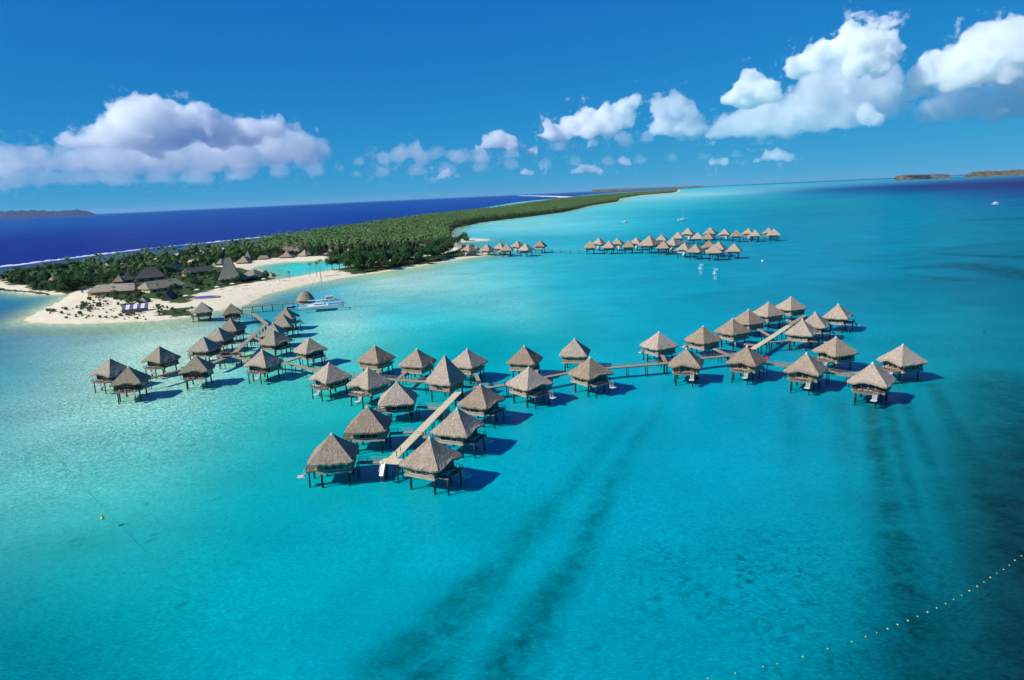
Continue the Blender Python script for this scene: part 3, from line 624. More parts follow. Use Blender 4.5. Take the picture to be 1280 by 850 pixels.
# ---------------------------------------------------------------- distant bungalows
def make_small():
    t=empty('distant_bungalow'); r=pyramid('roof',5.6,5.6,4.0,9.6,T_TAN,t,77,nu=8,nv=5,arch=1)
    w=MB(); w.box((-.4,0,3.5),(6.8,7.3,2.2)); w.build('wall',WALL,t); w=MB(); w.box((4.4,0,2.3),(3.2,6.4,.3)); w.box((6,0,3.1),(.1,6.4,.1)); w.build('deck',PALE,t)
    for x in (-3.4,5.):
        for y in (-3.,3.): q=MB(); q.tube((x,y,-2.4),(x,y,2.5),.28,.28,6); q.build('pile',PILE,t)
    q=MB(); q.bar((6,2.4,2.2),(8,2.4,.3),.9,.3); q.build('ladder',PALE,t)
    reg(t); return t
SM=make_small(); first=True
FAR=[(586,306.5,1,'thatched hut on the sand at the shore end of the distant pier'),(609,304.6,1,'second small thatched hut over the shore of the distant pier'),(625.3,303,1,'far shore bungalow just right of the hut on the beach edge'),(633,304.2,1,'far shore bungalow overlapping the one on its left'),(647,300.6,1,'far shore bungalow at the back, left of the isolated one'),(657,303.8,1,'far shore bungalow in front, left of the isolated one'),(675,300,1,'isolated far bungalow in the gap of the distant pier'),
(737.7,300.7,1,'leftmost bungalow of the big far cluster'),(748.7,297,1,'second bungalow from the left in the big far cluster, set back'),(761,300.4,1,'third bungalow from the left in the big far cluster, in front'),(771.6,297,1,'fourth bungalow from the left in the big far cluster, set back'),(785.6,299.6,1,'fifth bungalow from the left in the big far cluster, in front'),(795.5,296.3,1,'sixth bungalow from the left in the big far cluster, set back'),(812,294,1.35,'tall pavilion roof in the middle of the far cluster'),(827,292.5,1,'far bungalow directly behind and right of the tall far pavilion'),(829.5,300.5,1,'far bungalow in front and right of the tall far pavilion'),(841.5,296.5,1.1,'wide far bungalow roof where the far piers fork'),(847.5,289.6,1,'far bungalow behind the fork of the far piers'),(860,284.4,1.15,'leftmost bungalow of the upper far row'),(872,290,1,'far bungalow in front of the upper row, beside its highest roof'),(888,283.4,1.15,'highest roof of the upper far row'),(885.6,290.2,1,'far bungalow just below the highest roof of the upper row'),(905.6,285.6,1,'upper far row bungalow right of the highest roof'),(920.6,287,1,'upper far row bungalow alone between two gaps'),(935.6,284.8,1,'upper far row bungalow behind the second last pair'),(944,286.5,1,'upper far row bungalow in front of the second last pair'),(961,284,1,'upper far row bungalow behind at the far right end'),(967.5,285.6,1,'rightmost bungalow of the upper far row'),
(856,302.7,1,'left bungalow of the lower far row'),(869.6,304.6,1,'lower far row bungalow in front with pale platform'),(886,300,1,'lower far row bungalow set back on the left'),(892.5,304.6,1.05,'nearest bungalow of the lower far row'),(898.5,301.5,1,'lower far row bungalow set back on the right'),(917.5,303.5,1,'rightmost bungalow of the lower far row')]
for i,(px,py,sc,lab) in enumerate(FAR):
    sc*=1.18; P=at(px,py,9.6*sc); z0=1.3 if i<1 else 0
    place(SM,(P.x,P.y,z0),R([235,60,250,75][i%4]+random.uniform(-12,12)),lab,first,sc,'bungalow','distant bungalows along the far piers'); first=False
# ---------------------------------------------------------------- houses on the island
def house(name,A,B,rz_,ez,hw,hip,label,roofmat,wallmat=CREAM,gables=False,over=1.,ov=None,cat='house',wins=3,topw=0.,sag=.3):
    """A,B: pixels of the ridge ends; ridge at height rz_"""
    a=at(A[0],A[1],rz_); b=at(B[0],B[1],rz_); c=(a+b)/2; d=b-a; L=d.length; ang=math.atan2(d.y,d.x)
    if L<.5: ang=ov or 0
    g=1.2 if c.y>0 else 0
    t=empty(name,(c.x,c.y,0),ang); tag(t,label,cat)
    hx=L/2+hip
    rf=pyramid('roof',hx,hw,ez,rz_,roofmat,t,len(label),ridge=max(L/2,0) if L>=.5 else 0,nu=14,nv=7,sag=sag,jit=.2,thick=.4,topw=topw)
    wx,wy=(hx-1.1*over),(hw-1.1*over)
    w=MB(); w.box((0,0,(ez+.6)/2),(wx*2,wy*2,ez+.6)); w.build('wall',wallmat,t)
    for k in range(wins):
        for sg in (-1,1):
            q=MB(); q.box((-wx+(k+.5)*2*wx/wins,sg*(wy+.03),ez*.5+.9),(2*wx/wins*.55,.08,1.6)); q.build('window' if k else 'door',GLASS,t)
    return t
house('lodge',(121,356),(168,353.5),8.4,4.,10.,4,'long grey lodge with flat grey thatch, left wing beside the sand bushes',T_GREY,ORANGE)
house('lodge',(181,352.5),(219,347.5),9.2,4.2,9.5,3,'long tan lodge with thatched roof, right wing above the cream wall',T_GREY,CREAM)
house('lodge',(181,334.5),(194,333.5),13,5,9,8,'dark hipped lodge rising behind the long tan lodge',T_DARK,ORANGE,sag=.8)
house('pavilion',(158.5,338),(158.7,338),12,4.5,5,5,'small dark pointed pavilion left of the dark hipped lodge',T_DARK,ORANGE,ov=.5,wins=1,cat='pavilion',sag=1.2)
house('pavilion',(148,343),(148.2,343),10,4.5,4.5,4.5,'small brown pointed pavilion at the far left behind the lodge',T_GREY,ORANGE,ov=.2,wins=1,cat='pavilion',sag=1.2)
house('lodge',(212,331),(220,328.5),9,5,5,4,'pinkish hipped roof behind the lodges',T_TAN,ORANGE,wins=2)
house('lodge',(232,335),(264,331.5),9,5,7,2.5,'long dark roofed dining hall with ochre walls',T_DARK,ORANGE)
house('hall',(283,322),(286,321.8),21,4.5,9.5,8,'very tall thatched hall with a truncated top by the beach',T_OLIVE,CREAM,cat='hall',topw=1.2,sag=3.2)
house('pavilion',(315,336),(317,336),9.5,3.6,9,8,'round olive thatched pavilion beside the tall hall',T_OLIVE,WALLD,cat='pavilion')
house('pavilion',(300,341),(302,341),8,3.4,5,5,'low olive thatched pavilion between tall hall and round pavilion',T_OLIVE,WALLD,cat='pavilion',wins=2)
house('hut',(276,323.5),(276.5,323.5),8,3.5,5.5,5,'small olive thatched hut left behind the tall hall',T_OLIVE,WALLD,cat='hut',wins=2)
house('hut',(304,319.5),(304.3,319.5),9.5,3,7,7,'pale pointed hut at the left end of the inner lagoon',T_TAN,WALL,cat='hut',wins=2,sag=1)
house('hut',(309,313.5),(309.2,313.5),12,3.5,5,5,'slim pointed hut behind the pale pointed one',T_OLIVE,WALL,cat='hut',wins=2,sag=2)
house('lodge',(354,307.5),(369,306.5),12,4.5,9,5,'large tan hipped lodge among the palms behind the inner lagoon',T_TAN,WALL)
house('hut',(358,313.8),(358.3,313.8),9,3,7.5,7.5,'pointed tan hut in front of the large hipped lodge',T_TAN,WALL,cat='hut',wins=2,sag=1)
house('hut',(325,319.5),(333,319),6,3,5,3,'low brown roofed hut by the inner lagoon',T_GREY,WALL,cat='hut',wins=2)
house('hut',(380.6,312),(381,312),9,3,6.5,6.5,'grey pointed hut in the middle of the inner lagoon shore',T_GREY,WALL,cat='hut',wins=2,sag=1)
house('hut',(412,310.5),(412.3,310.5),9,3,6.5,6.5,'pale pointed hut at the right end of the inner lagoon shore',T_TAN,WALL,cat='hut',wins=2,sag=1)
house('hut',(434.6,310.8),(436,310.8),8,3.5,4.5,4.5,'brown hut half hidden by the front trees',T_GREY,CREAM,cat='hut',wins=2)
house('house',(65,346),(75,346.3),8.,3.6,5.5,4.5,'isolated brown hipped house on the far left shore',T_GREY,ORANGE)
house('hut',(207,366),(214,361),6.5,1.5,3.6,1,'steep dark A-shaped gable hut in front of the long lodge',T_DARK,CREAM,cat='hut',wins=1)
house('hut',(178,371),(181,370),5.5,2.6,3,2.5,'tiny grey thatched hut behind the striped tent',T_GREY,WALLD,cat='hut',wins=1)
for i,(px,py,l) in enumerate([(477,304,'pale roofed cottage under the palms, nearest to the front trees'),(489,302,'pinkish cottage under the palms beside the pale roofed one'),(463,305,'cream cottage at the left of the palm grove clearing'),(506,298,'small cream cottage in the middle of the palm grove edge'),(530,295,'white walled cottage deep in the palm grove'),(549,286.5,'tiny cottage near the far beach of the palm grove'),(552,298,'pink thatched hut above the small side beach'),(562,284,'little cream cottage by the lagoon side of the grove'),(528,305,'cream hut showing between the front trees')]):
    house('cottage',(px-1.5,py),(px+1.5,py-.3),6.5,3.4,4.5,3,l,(T_TAN,T_GREY)[i%2],CREAM,cat='cottage',wins=2)
# round boat hut on the pier
P=at(380.8,363.6,8.6); t=empty('boat_hut',(P.x,P.y,0)); tag(t,'round conical thatched boat hut at the end of the slim beach pier','hut')
mb=MB(); uvs=[]; N=28; prof=[(5.6,3.2),(5.2,3.7),(4.4,5.),(3.4,6.5),(2.1,7.8),(.9,8.5),(.05,8.8)]
for r,z in prof:
    for k in range(N): a=2*math.pi*k/N; j=1+random.uniform(-.02,.02); mb.v.append((r*j*math.cos(a),r*j*math.sin(a),z+random.uniform(-.06,.06)))
for j in range(len(prof)-1):
    for k in range(N): mb.f.append((j*N+k,j*N+(k+1)%N,(j+1)*N+(k+1)%N,(j+1)*N+k)); uvs+=[(k*1.2,j),((k+1)*1.2,j),((k+1)*1.2,j+1),(k*1.2,j+1)]
me=mb.mesh('roof',T_GREY); ul=me.uv_layers.new(name='UVMap'); ul.data.foreach_set('uv',[c for u in uvs for c in u]); link('roof',me,t)
q=MB(); q.tube((0,0,1.8),(0,0,3.8),3.9,3.9,20); q.build('wall',WALL,t); q=MB(); q.tube((0,0,1.55),(0,0,1.8),5.6,5.6,20); q.build('deck',DECK,t)
for k in range(6): a=k*math.pi/3+.3; q=MB(); q.tube((4.8*math.cos(a),4.8*math.sin(a),-2.5),(4.8*math.cos(a),4.8*math.sin(a),1.6),.2,.2,7); q.build('pile',PILE,t)
# striped marquee
P=at(170,389,1.5); t=empty('striped_marquee',(P.x,P.y,1.2),R(22)); tag(t,'low marquee with purple and white striped canvas roof on the sand spit','tent')
for k in range(7):
    q=MB(); x0=-7+k*2.; q.add([(x0,-3.2,2.3),(x0+2,-3.2,2.3),(x0+2,3.2,4.2),(x0,3.2,4.2),(x0,-3.2,2.2),(x0+2,-3.2,2.2),(x0+2,3.2,4.1),(x0,3.2,4.1)],[(0,1,2,3),(7,6,5,4),(0,4,5,1),(1,5,6,2),(2,6,7,3),(3,7,4,0)]); q.build('canvas_strip',WHITE if k%2 else PURP,t)
q=MB(); q.add([(-7.05,-3.2,0),(-7.05,3.2,0),(-7.05,3.2,4.1),(-7.05,-3.2,2.2),(-6.95,-3.2,0),(-6.95,3.2,0),(-6.95,3.2,4.1),(-6.95,-3.2,2.2)],[(0,3,2,1),(4,5,6,7),(0,1,5,4),(1,2,6,5),(2,3,7,6),(3,0,4,7)]); q.build('end_wall',WHITE,t)
q=MB(); q.box((0,-3.15,1.1),(14,.08,2.2)); q.build('side_wall',PURP,t)
# swimming pool
P=at(256,372,1.6); t=empty('swimming_pool',(P.x,P.y,1.9)); tag(t,'small blue swimming pool with a pinkish stone rim by the beach','pool')
def blob(rx,ry,z0,z1,seed,N=32):
    q=MB(); vs=[]
    for z in (z0,z1):
        for k in range(N): a=2*math.pi*k/N; r=1+.12*math.sin(2*a+seed)+.07*math.sin(3*a+seed*2); vs.append((rx*r*math.cos(a),ry*r*math.sin(a),z))
    q.add(vs,[(k,(k+1)%N,N+(k+1)%N,N+k) for k in range(N)]+[tuple(range(N,2*N))]); return q
blob(8.6,7.6,-1.2,.15,1).build('rim',plain('pink_stone',(.42,.25,.2),.8,.2),t); blob(6.4,5.2,.0,.18,1).build('pool_water',BLUEP,t)
# ---------------------------------------------------------------- boats
def hull_mb(L,Wd,h,z0=-.2,n=12,fine=.5):
    mb=MB(); 
    for i in range(n+1):
        u=i/n; x=(u-.5)*L; w=Wd/2*(math.sin(math.pi*min(1,(u*.86+.14)))**fine if u<1 else 0.02); w=max(w,.02); sh=.25*h*(u**2)
        for yy,zz in ((-w,h+sh),(-w*.8,z0+.3*h),(0,z0-.1),(w*.8,z0+.3*h),(w,h+sh)): mb.v.append((x,yy,zz))
    for i in range(n):
        for k in range(4): mb.f.append((i*5+k,i*5+k+1,i*5+6+k,i*5+5+k))
        mb.f.append((i*5+4,i*5,i*5+5,i*5+9))
    mb.f.append((0,1,2,3,4)); return mb
A=at(376,385.5,0); B=at(428,381.5,0); t=empty('catamaran',((A.x+B.x)/2,(A.y+B.y)/2,0),math.atan2(B.y-A.y,B.x-A.x)); tag(t,'large white sailing catamaran with bare mast moored beside the round boat hut','catamaran')
for sy in (-1,1):
    o=hull_mb(26,1.9,1.25).build('hull',WHITE,t); o.location=(0,sy*4.6,0)
q=MB(); q.box((-2,0,1.35),(12,7.6,.3)); q.build('bridge_deck',WHITE,t); 
q=MB(); q.box((-1.5,0,1.85),(6,5.2,.75)); q.box((-1.8,0,2.27),(4.6,4.4,.12)); cab=q.build('cabin',WHITE,t); q=MB(); q.box((1.53,0,1.92),(.06,4.2,.4)); 
for s in (-1,1): q.box((-1.5,s*2.62,1.92),(5.,.06,.4))
q.build('cabin_window',GLASS,cab)
q=MB(); q.tube((1.2,0,1.8),(1.2,0,26),.34,.22,8); ms_=q.build('mast',ALU,t); q=MB(); q.bar((1.2,-2,13),(1.2,2,13),.1,.1); q.build('spreader',ALU,ms_)
q=MB(); q.tube((1.0,0,4.1),(-7.5,0,4.1),.22,.22,8); q.build('boom',CLOTH_W,t)
q=MB(); q.tube((1.2,0,24),(12.,0,2.1),.05,.05,5); q.tube((1.2,0,23.5),(-10,3.5,2.),.04,.04,5); q.tube((1.2,0,23.5),(-10,-3.5,2.),.04,.04,5); q.build('rigging',DARKM,t)
q=MB(); q.box((11.3,0,1.35),(.25,9.2,.25)); q.build('crossbeam',ALU,t)
def motorboat(px,py,L,rz,label,roofed=True):
    P=at(px,py,0); t=empty('motor_boat',(P.x,P.y,0),rz); tag(t,label,'boat'); Wd=L*.32
    hull_mb(L,Wd,L*.09).build('hull',WHITE,t); q=MB(); q.box((-L*.03,0,L*.15),(L*.42,Wd*.7,L*.14)); c=q.build('cabin',WHITE,t)
    q=MB(); q.box((L*.183,0,L*.16),(.06,Wd*.6,L*.07)); 
    for s in (-1,1): q.box((-L*.03,s*(Wd*.35+.02),L*.16),(L*.34,.06,L*.06))
    q.build('cabin_window',GLASS,c); q=MB(); q.box((-L*.05,0,L*.25),(L*.4,Wd*.75,.1)); 
    for x in (-.2,.1):
        for s in (-1,1): q.tube((x*L,s*Wd*.32,L*.1),(x*L,s*Wd*.32,L*.25),.05,.05,5)
    q.build('canopy',WHITE,t); return t
motorboat(413,376,12,R(12),'white motor yacht lying behind the large catamaran')
motorboat(782.5,278,13,R(10),'small white motor boat in the open lagoon left of the sailing boat')
motorboat(1185,224.3,30,R(0),'tiny white boat below the gap between the far motus')
motorboat(1103,223.2,34,R(4),'tiny white boat on the pale reef line near the horizon')
def sailboat(px,py,L,rz,label,sail=False):
    P=at(px,py,0); t=empty('sailing_boat',(P.x,P.y,0),rz); tag(t,label,'sailing boat')
    hull_mb(L,L*.3,L*.1).build('hull',WHITE,t); q=MB(); q.box((0,0,L*.13),(L*.35,L*.18,L*.07)); q.build('cabin',WHITE,t)
    q=MB(); q.tube((L*.08,0,0),(L*.08,0,L*1.25),.3,.2,7); q.build('mast',ALU,t); q=MB(); q.tube((L*.08,0,L*.22),(-L*.32,0,L*.22),.18,.18,6); q.build('boom',CLOTH_W,t)
    q=MB(); q.tube((L*.08,0,L*1.2),(L*.5,0,L*.12),.07,.07,4); q.tube((L*.08,0,L*1.2),(-L*.48,0,L*.1),.06,.06,4); q.build('rigging',ALU,t)
    if sail:
        q=MB(); q.add([(L*.05,.05,L*.25),(-L*.38,.05,L*.27),(L*.05,.05,L*1.2),(L*.05,-.05,L*.25),(-L*.38,-.05,L*.27),(L*.05,-.05,L*1.2)],[(0,1,2),(5,4,3),(0,3,4,1),(1,4,5,2),(2,5,3,0)]); q.build('sail',WHITE,t)
    return t
sailboat(853,275.5,17,R(8),'white sailing boat with bare mast anchored beyond the far bungalows')
sailboat(982.5,233.5,40,R(20),'tiny white sail far out in the lagoon under the horizon',True)
P=at(1244,255.5,0); t=empty('catamaran',(P.x,P.y,0),R(0)); tag(t,'small white catamaran with a wide canopy alone at the right edge','catamaran')
for sy in (-1,1): o=hull_mb(11,1.3,1.1).build('hull',WHITE,t); o.location=(0,sy*2.4,0)
q=MB(); q.box((0,0,1.3),(9,5.4,.3)); q.box((0,0,2.1),(4.5,3.8,1.3)); q.build('cabin',WHITE,t); q=MB(); q.add([(-4,-2.8,3.0),(4,-2.8,3.0),(4,2.8,3.0),(-4,2.8,3.0),(0,0,5.)],[(0,1,4),(1,2,4),(2,3,4),(3,0,4),(3,2,1,0)]); q.build('canopy',WHITE,t)
# canoe and dinghies
P=at(308.5,445.5,0); t=empty('canoe',(P.x,P.y,0),R(40)); tag(t,'yellow and white outrigger canoe beside the reddish landing','canoe')
hull_mb(6.5,.9,.55).build('hull',YEL,t); o=hull_mb(3.8,.35,.25).build('outrigger',WHITE,t); o.location=(0,1.8,0); q=MB(); q.tube((-1.2,0,.6),(-1.2,1.8,.3),.06,.06,5); q.tube((1.2,0,.6),(1.2,1.8,.3),.06,.06,5); q.build('crossbeam',WHITE,t)
P=at(364,384.5,0); t=empty('dinghy',(P.x,P.y,0),R(20)); tag(t,'little red and white dinghy under the slim beach pier','dinghy'); hull_mb(5,1.9,.7).build('hull',REDP,t); q=MB(); q.box((-.3,0,.75),(1.2,1.4,.5)); q.build('console',WHITE,t)
# parasols
def parasol(P,h,r,mat,label):
    t=empty('parasol',P); tag(t,label,'parasol'); q=MB(); q.tube((0,0,0),(0,0,h),.04,.04,6); q.build('pole',WHITE,t)
    q=MB(); N=8; vs=[(r*math.cos(2*math.pi*k/N),r*math.sin(2*math.pi*k/N),h-.55) for k in range(N)]+[(0,0,h+.05)]+[(r*math.cos(2*math.pi*k/N),r*math.sin(2*math.pi*k/N),h-.7) for k in range(N)]
    q.add(vs,[(k,(k+1)%N,N) for k in range(N)]+[(N+1+k,N+1+(k+1)%N,(k+1)%N,k) for k in range(N)]); q.build('canopy',mat,t); return t
P=at(958.5,453,2.4); parasol((P.x,P.y,1.9),2.6,1.1,REDP,'red parasol on the walkway at the foot of the branch jetty')
for px,py,l in [(233,373.5,'white parasol left of the swimming pool'),(272,362,'white parasol above the swimming pool'),(247,366,'cream parasol behind the swimming pool'),(291,358,'cream parasol in front of the tall thatched hall'),(303,357.5,'red parasol on the beach right of the tall hall'),(330,352,'white parasol under the trees by the inner lagoon')]:
    P=at(px,py,1.7); parasol((P.x,P.y,gz(P)),2.7,2.,REDP if 'red' in l else CLOTH_W,l)
for i in range(30):
    u=i/29.; px=288+u*70; py=362-u*10+random.uniform(-3,4); P=at(px,py,1.6)
    if i%2: continue
    place(LW,(P.x,P.y,gz(P)+.01),random.uniform(0,6),'white sun lounger on the beach sand near the tall hall',False,1.2,'sun lounger','sun loungers on the beach')
# ---------------------------------------------------------------- channel markers and buoys
for px,py,l in [(875.5,343,'left channel marker post with white boards in front of the far cluster'),(893.5,349.5,'right channel marker post with white boards in front of the far cluster')]:
    P=at(px,py,0); t=empty('channel_marker',(P.x,P.y,0),R(10)); tag(t,l,'channel marker')
    for x,y in ((-.5,-.5),(.5,-.5),(0,.6)): q=MB(); q.tube((x*1.4,y*1.4,-2.5),(x*.8,y*.8,5.),.16,.13,6); q.build('post',PALE,t)
    q=MB(); q.box((0,0,3.9),(2.2,2.,.3)); q.build('platform',WHITE,t); q=MB(); q.box((.7,0,6.6),(2.3,.15,1.5)); q.tube((0,0,4),(0,0,7.2),.12,.12,6); q.build('board',WHITE,t); q=MB(); q.box((-.6,.1,5.),(1.3,.12,1.0)); q.build('board',WHITE,t)
def sphere_mb(r,c=(0,0,0),n=10,mz=6,sz=1.):
    q=MB(); vs=[]
    for j in range(mz+1):
        th=math.pi*j/mz
        for k in range(n): a=2*math.pi*k/n; vs.append((c[0]+r*math.sin(th)*math.cos(a),c[1]+r*math.sin(th)*math.sin(a),c[2]+r*sz*math.cos(th)))
    q.add(vs,[(j*n+k,(j+1)*n+k,(j+1)*n+(k+1)%n,j*n+(k+1)%n) for j in range(mz) for k in range(n)]); return q
BU=[(884.5,848),(919,841.7),(954,833.7),(971.6,829.5),(1003.6,821),(1034.7,811),(1064.8,802),(1082,796),(1096,791),(1109.5,786),(1122,781),(1135,776),(1147,770.6),(1159.5,765.4),(1171,760),(1182,754.6),(1192,749.4),(1202,744),(1211.7,738.6),(1221.6,733),(1230,727.8),(1238,722),(1246,716.5),(1254.5,711.8),(1261.6,706.6),(1268.7,700.5),(1276.7,694.8)]
bme=sphere_mb(.125,n=10,sz=.8).mesh('buoy',YEL,True)
for i,(px,py) in enumerate(BU):
    P=at(px,py,0); o=link('buoy',bme); o.location=(P.x,P.y,random.uniform(-.02,.04)); o.scale=(random.uniform(.7,1.1),)*3; tag(o,'small yellow float on the buoy line crossing the lower right water','buoy','yellow floats of the lower right buoy line')
q=MB(); Q=[at(x,y,-.03) for x,y in BU]
for a,b in zip(Q,Q[1:]): q.tube(a,b,.012,.012,4,False)
tag(q.build('float_rope',PALE),'thin rope joining the yellow floats at lower right','rope')
P=at(128,648,0); t=empty('mooring_buoy',(P.x,P.y,0)); tag(t,'yellow pillar buoy floating alone in the lower left lagoon','buoy')
sphere_mb(.4,(0,0,.05),12,8,.7).build('float',YEL,t,True); q=MB(); q.tube((0,0,.25),(0,0,1.0),.15,.09,8); q.build('pillar',YEL,t)
q=MB(); Q=[at(x,y,-.05) for x,y in [(38,548),(60,572),(88,604),(110,630),(128,648),(146,668),(162,684)]]
for a,b in zip(Q,Q[1:]): q.tube(a,b,.015,.015,4,False)
tag(q.build('mooring_rope',PALE),'long thin rope leading to the yellow pillar buoy','rope')
for px,py in [(38,550),(44,549),(140,660),(150,672),(160,684)]:
    P=at(px,py,0); o=link('buoy',bme); o.location=(P.x,P.y,.03); o.scale=(.8,.8,.8); tag(o,'tiny float on the thin rope at lower left','buoy','tiny floats on the lower left rope')
P=at(953,326.8,0); o=sphere_mb(.9,(0,0,.3),12,8).build('mooring_buoy',WHITE,None,True); o.location=(P.x,P.y,0); tag(o,'round white mooring buoy right of the channel markers','buoy')
P=at(1230,415,0); o=sphere_mb(.35,(0,0,.1),12,8).build('mooring_buoy',DARKM,None,True); o.location=(P.x,P.y,0); tag(o,'small dark buoy in the right hand lagoon','buoy')
# ---------------------------------------------------------------- people
def make_person(shirt):
    me=bpy.data.meshes.new('person')
    V=[(0,0,.95),(0,0,1.2),(0,0,1.45),(0,0,1.55),(0,.02,1.72),(.09,0,.88),(.11,.05,.48),(.12,0,.05),(.12,-.14,.03),(-.09,0,.88),(-.11,-.06,.48),(-.12,.02,.05),(-.12,-.12,.03),(.2,0,1.42),(.27,.02,1.15),(.28,-.1,.92),(-.2,0,1.42),(-.27,.02,1.15),(-.25,-.16,.95)]
    E=[(0,1),(1,2),(2,3),(3,4),(0,5),(5,6),(6,7),(7,8),(0,9),(9,10),(10,11),(11,12),(2,13),(13,14),(14,15),(2,16),(16,17),(17,18)]
    rad=[.15,.13,.16,.06,.1,.09,.065,.045,.04,.09,.065,.045,.04,.06,.045,.035,.06,.045,.035]
    me.from_pydata(V,E,[]); me.materials.append(shirt); o=link('person',me)
    md=o.modifiers.new('skin','SKIN'); 
    if not me.skin_vertices: 
        bm=bmesh.new(); bm.from_mesh(me); bm.verts.layers.skin.verify(); bm.to_mesh(me); bm.free()
    for i,sv in enumerate(me.skin_vertices[0].data): sv.radius=(rad[i],rad[i]*.8); sv.use_root=(i==0)
    sb=o.modifiers.new('sub','SUBSURF'); sb.levels=1; sb.render_levels=1
    return o
SH=plain('white_clothing',(.65,.65,.62),.9,.1); SB=plain('blue_clothing',(.05,.09,.22),.9,.1)
for (px,py,m_,l) in [(496,571.5,SB,'person in blue standing on the near end of the plank jetty'),(501,567,SKIN,'bare shouldered person walking on the near jetty'),(631,481,SB,'person in dark clothes on the middle walkway left of a bungalow'),(919,431.5,SH,'person in white on the link between back row bungalow and branch jetty'),(320,404,SB,'person in dark clothes on the bend of the left pier'),(296,363,SH,'person in white walking on the beach sand below the tall hall'),(312,368,SKIN,'sunbather walking along the beach towards the slim pier'),(341,362,SB,'person in blue near the waterline of the main beach')]:
    P=at(px,py,2.4); o=make_person(m_); o.location=(P.x,P.y,gz(P) if py<371 and px<360 else 2.37 if px<502 and px>400 else 1.9); o.rotation_euler=(0,0,random.uniform(0,6)); tag(o,l,'person')
# ---------------------------------------------------------------- vegetation
def leafmat(name,c1,c2,c3):
    n=Nt(name); rn=n.rnd(); f=n.noise(n.obj(),.5,3); g=n.noise(n.pos(),.03,3,.5)
    c=n.mix(n.mapr(f,.35,.65),c1,c2); c=n.mix(n.mapr(rn,.2,1,0,.75),c,c3); h=n.n('ShaderNodeHueSaturation'); n.l(n.mapr(g,.3,.7,.8,1.25),h.inputs['Value']); n.l(c,h.inputs['Color'])
    p=n.bsdf(h.outputs[0],.6,.25,link=False); tl=n.n('ShaderNodeBsdfTranslucent'); n.l(h.outputs[0],tl.inputs[0]); mx=n.n('ShaderNodeMixShader'); mx.inputs[0].default_value=.22; n.l(p.outputs[0],mx.inputs[1]); n.l(tl.outputs[0],mx.inputs[2]); n.l(mx.outputs[0],n.out.inputs[0]); return n.m
PALM=leafmat('palm_leaf',(.05,.15,.04),(.13,.27,.07),(.20,.25,.08)); LEAF=leafmat('tree_leaf',(.022,.085,.028),(.05,.14,.04),(.07,.13,.035)); SCRUB=leafmat('scrub_leaf',(.10,.13,.055),(.20,.20,.09),(.27,.23,.12))
TRUNK=wood('palm_trunk',(.16,.12,.09),(.27,.22,.17),(1,1,8)); BARK=wood('tree_bark',(.07,.055,.04),(.13,.10,.08))
def palm_meshes(seed,h=14.,nf=15,fl=4.2):
    rd=random.Random(seed); tr=MB(); bend=rd.uniform(-1.6,1.6); bend2=rd.uniform(-1.2,1.2); pts=[Vector((bend*(i/5)**2,bend2*(i/5)**2,h*i/5)) for i in range(6)]
    for i in range(5): tr.tube(pts[i],pts[i+1],.28-.03*i,.25-.03*i,6,False)
    cr=MB(); top=pts[-1]
    for k in range(nf):
        a=2*math.pi*k/nf*1.0+rd.uniform(-.2,.2); el=rd.uniform(-.25,1.15); L=fl*rd.uniform(.85,1.15); p=top.copy(); d=Vector((math.cos(a)*math.cos(el),math.sin(a)*math.cos(el),math.sin(el))); side=Vector((-math.sin(a),math.cos(a),0)); n_=5; prev=None
        for j in range(n_+1):
            u=j/n_; w=.62*math.sin(math.pi*(.12+.86*u))**.7*(1 if j<n_ else .2)
            dn=side.cross(d).normalized(); 
            q=[p-side*w-dn*(-.0)-Vector((0,0,w*.55)),p,p+side*w-Vector((0,0,w*.55))]
            o=len(cr.v); cr.v+=[tuple(x) for x in q]
            if prev is not None: cr.f+=[(prev,prev+1,o+1,o),(prev+1,prev+2,o+2,o+1)]
            prev=o; p=p+d*(L/n_); d=(d+Vector((0,0,-.30-.10*j))).normalized()
    return tr.mesh('trunk',TRUNK),cr.mesh('crown',PALM)
def tree_meshes(seed,h=11.,r=5.,nc=26,leaf=.55,per=70,mat=LEAF,trunk=True,sz=.75):
    rd=random.Random(seed); tr=MB()
    if trunk:
        tr.tube((0,0,-.3),(.2,.1,h*.45),.35,.22,7,False)
        for k in range(5): a=k*1.26+rd.random(); tr.tube((.15,.08,h*.35),(r*.55*math.cos(a),r*.55*math.sin(a),h*.68),.17,.06,5,False)
    cr=MB()
    for c in range(nc):
        a=rd.uniform(0,6.283); u=rd.uniform(-1,1); rr=rd.random()**.45
        cx=r*.78*rr*math.cos(a)*math.sqrt(1-u*u*.6); cy=r*.78*rr*math.sin(a)*math.sqrt(1-u*u*.6); cz=h*.68+u*r*sz*.72*(1 if u>0 else .75); cz=max(cz,leaf)
        R_=r*rd.uniform(.22,.42)
        for l in range(per):
            v=Vector((rd.gauss(0,1),rd.gauss(0,1),rd.gauss(0,1)+.25)).normalized(); p=Vector((cx,cy,cz))+Vector((v.x*R_,v.y*R_,v.z*R_*.8))*rd.uniform(.75,1.08)
            nn=(v+Vector((rd.gauss(0,.45),rd.gauss(0,.45),rd.gauss(0,.45)))).normalized(); s1=nn.orthogonal().normalized()*leaf*rd.uniform(.6,1.2); s2=nn.cross(s1)*rd.uniform(.6,1)
            cr.add([p-s1,p-s2*.6,p+s1,p+s2*.6],[(0,1,2,3)])
    return (tr.mesh('trunk',BARK) if trunk else None),cr.mesh('crown',mat)
PM=[palm_meshes(i,h=[13.5,15,12,14.5,16][i]) for i in range(5)]
TM=[tree_meshes(20+i,h=[10,12,9,13][i],r=[5,6.2,4.6,5.6][i]) for i in range(4)]
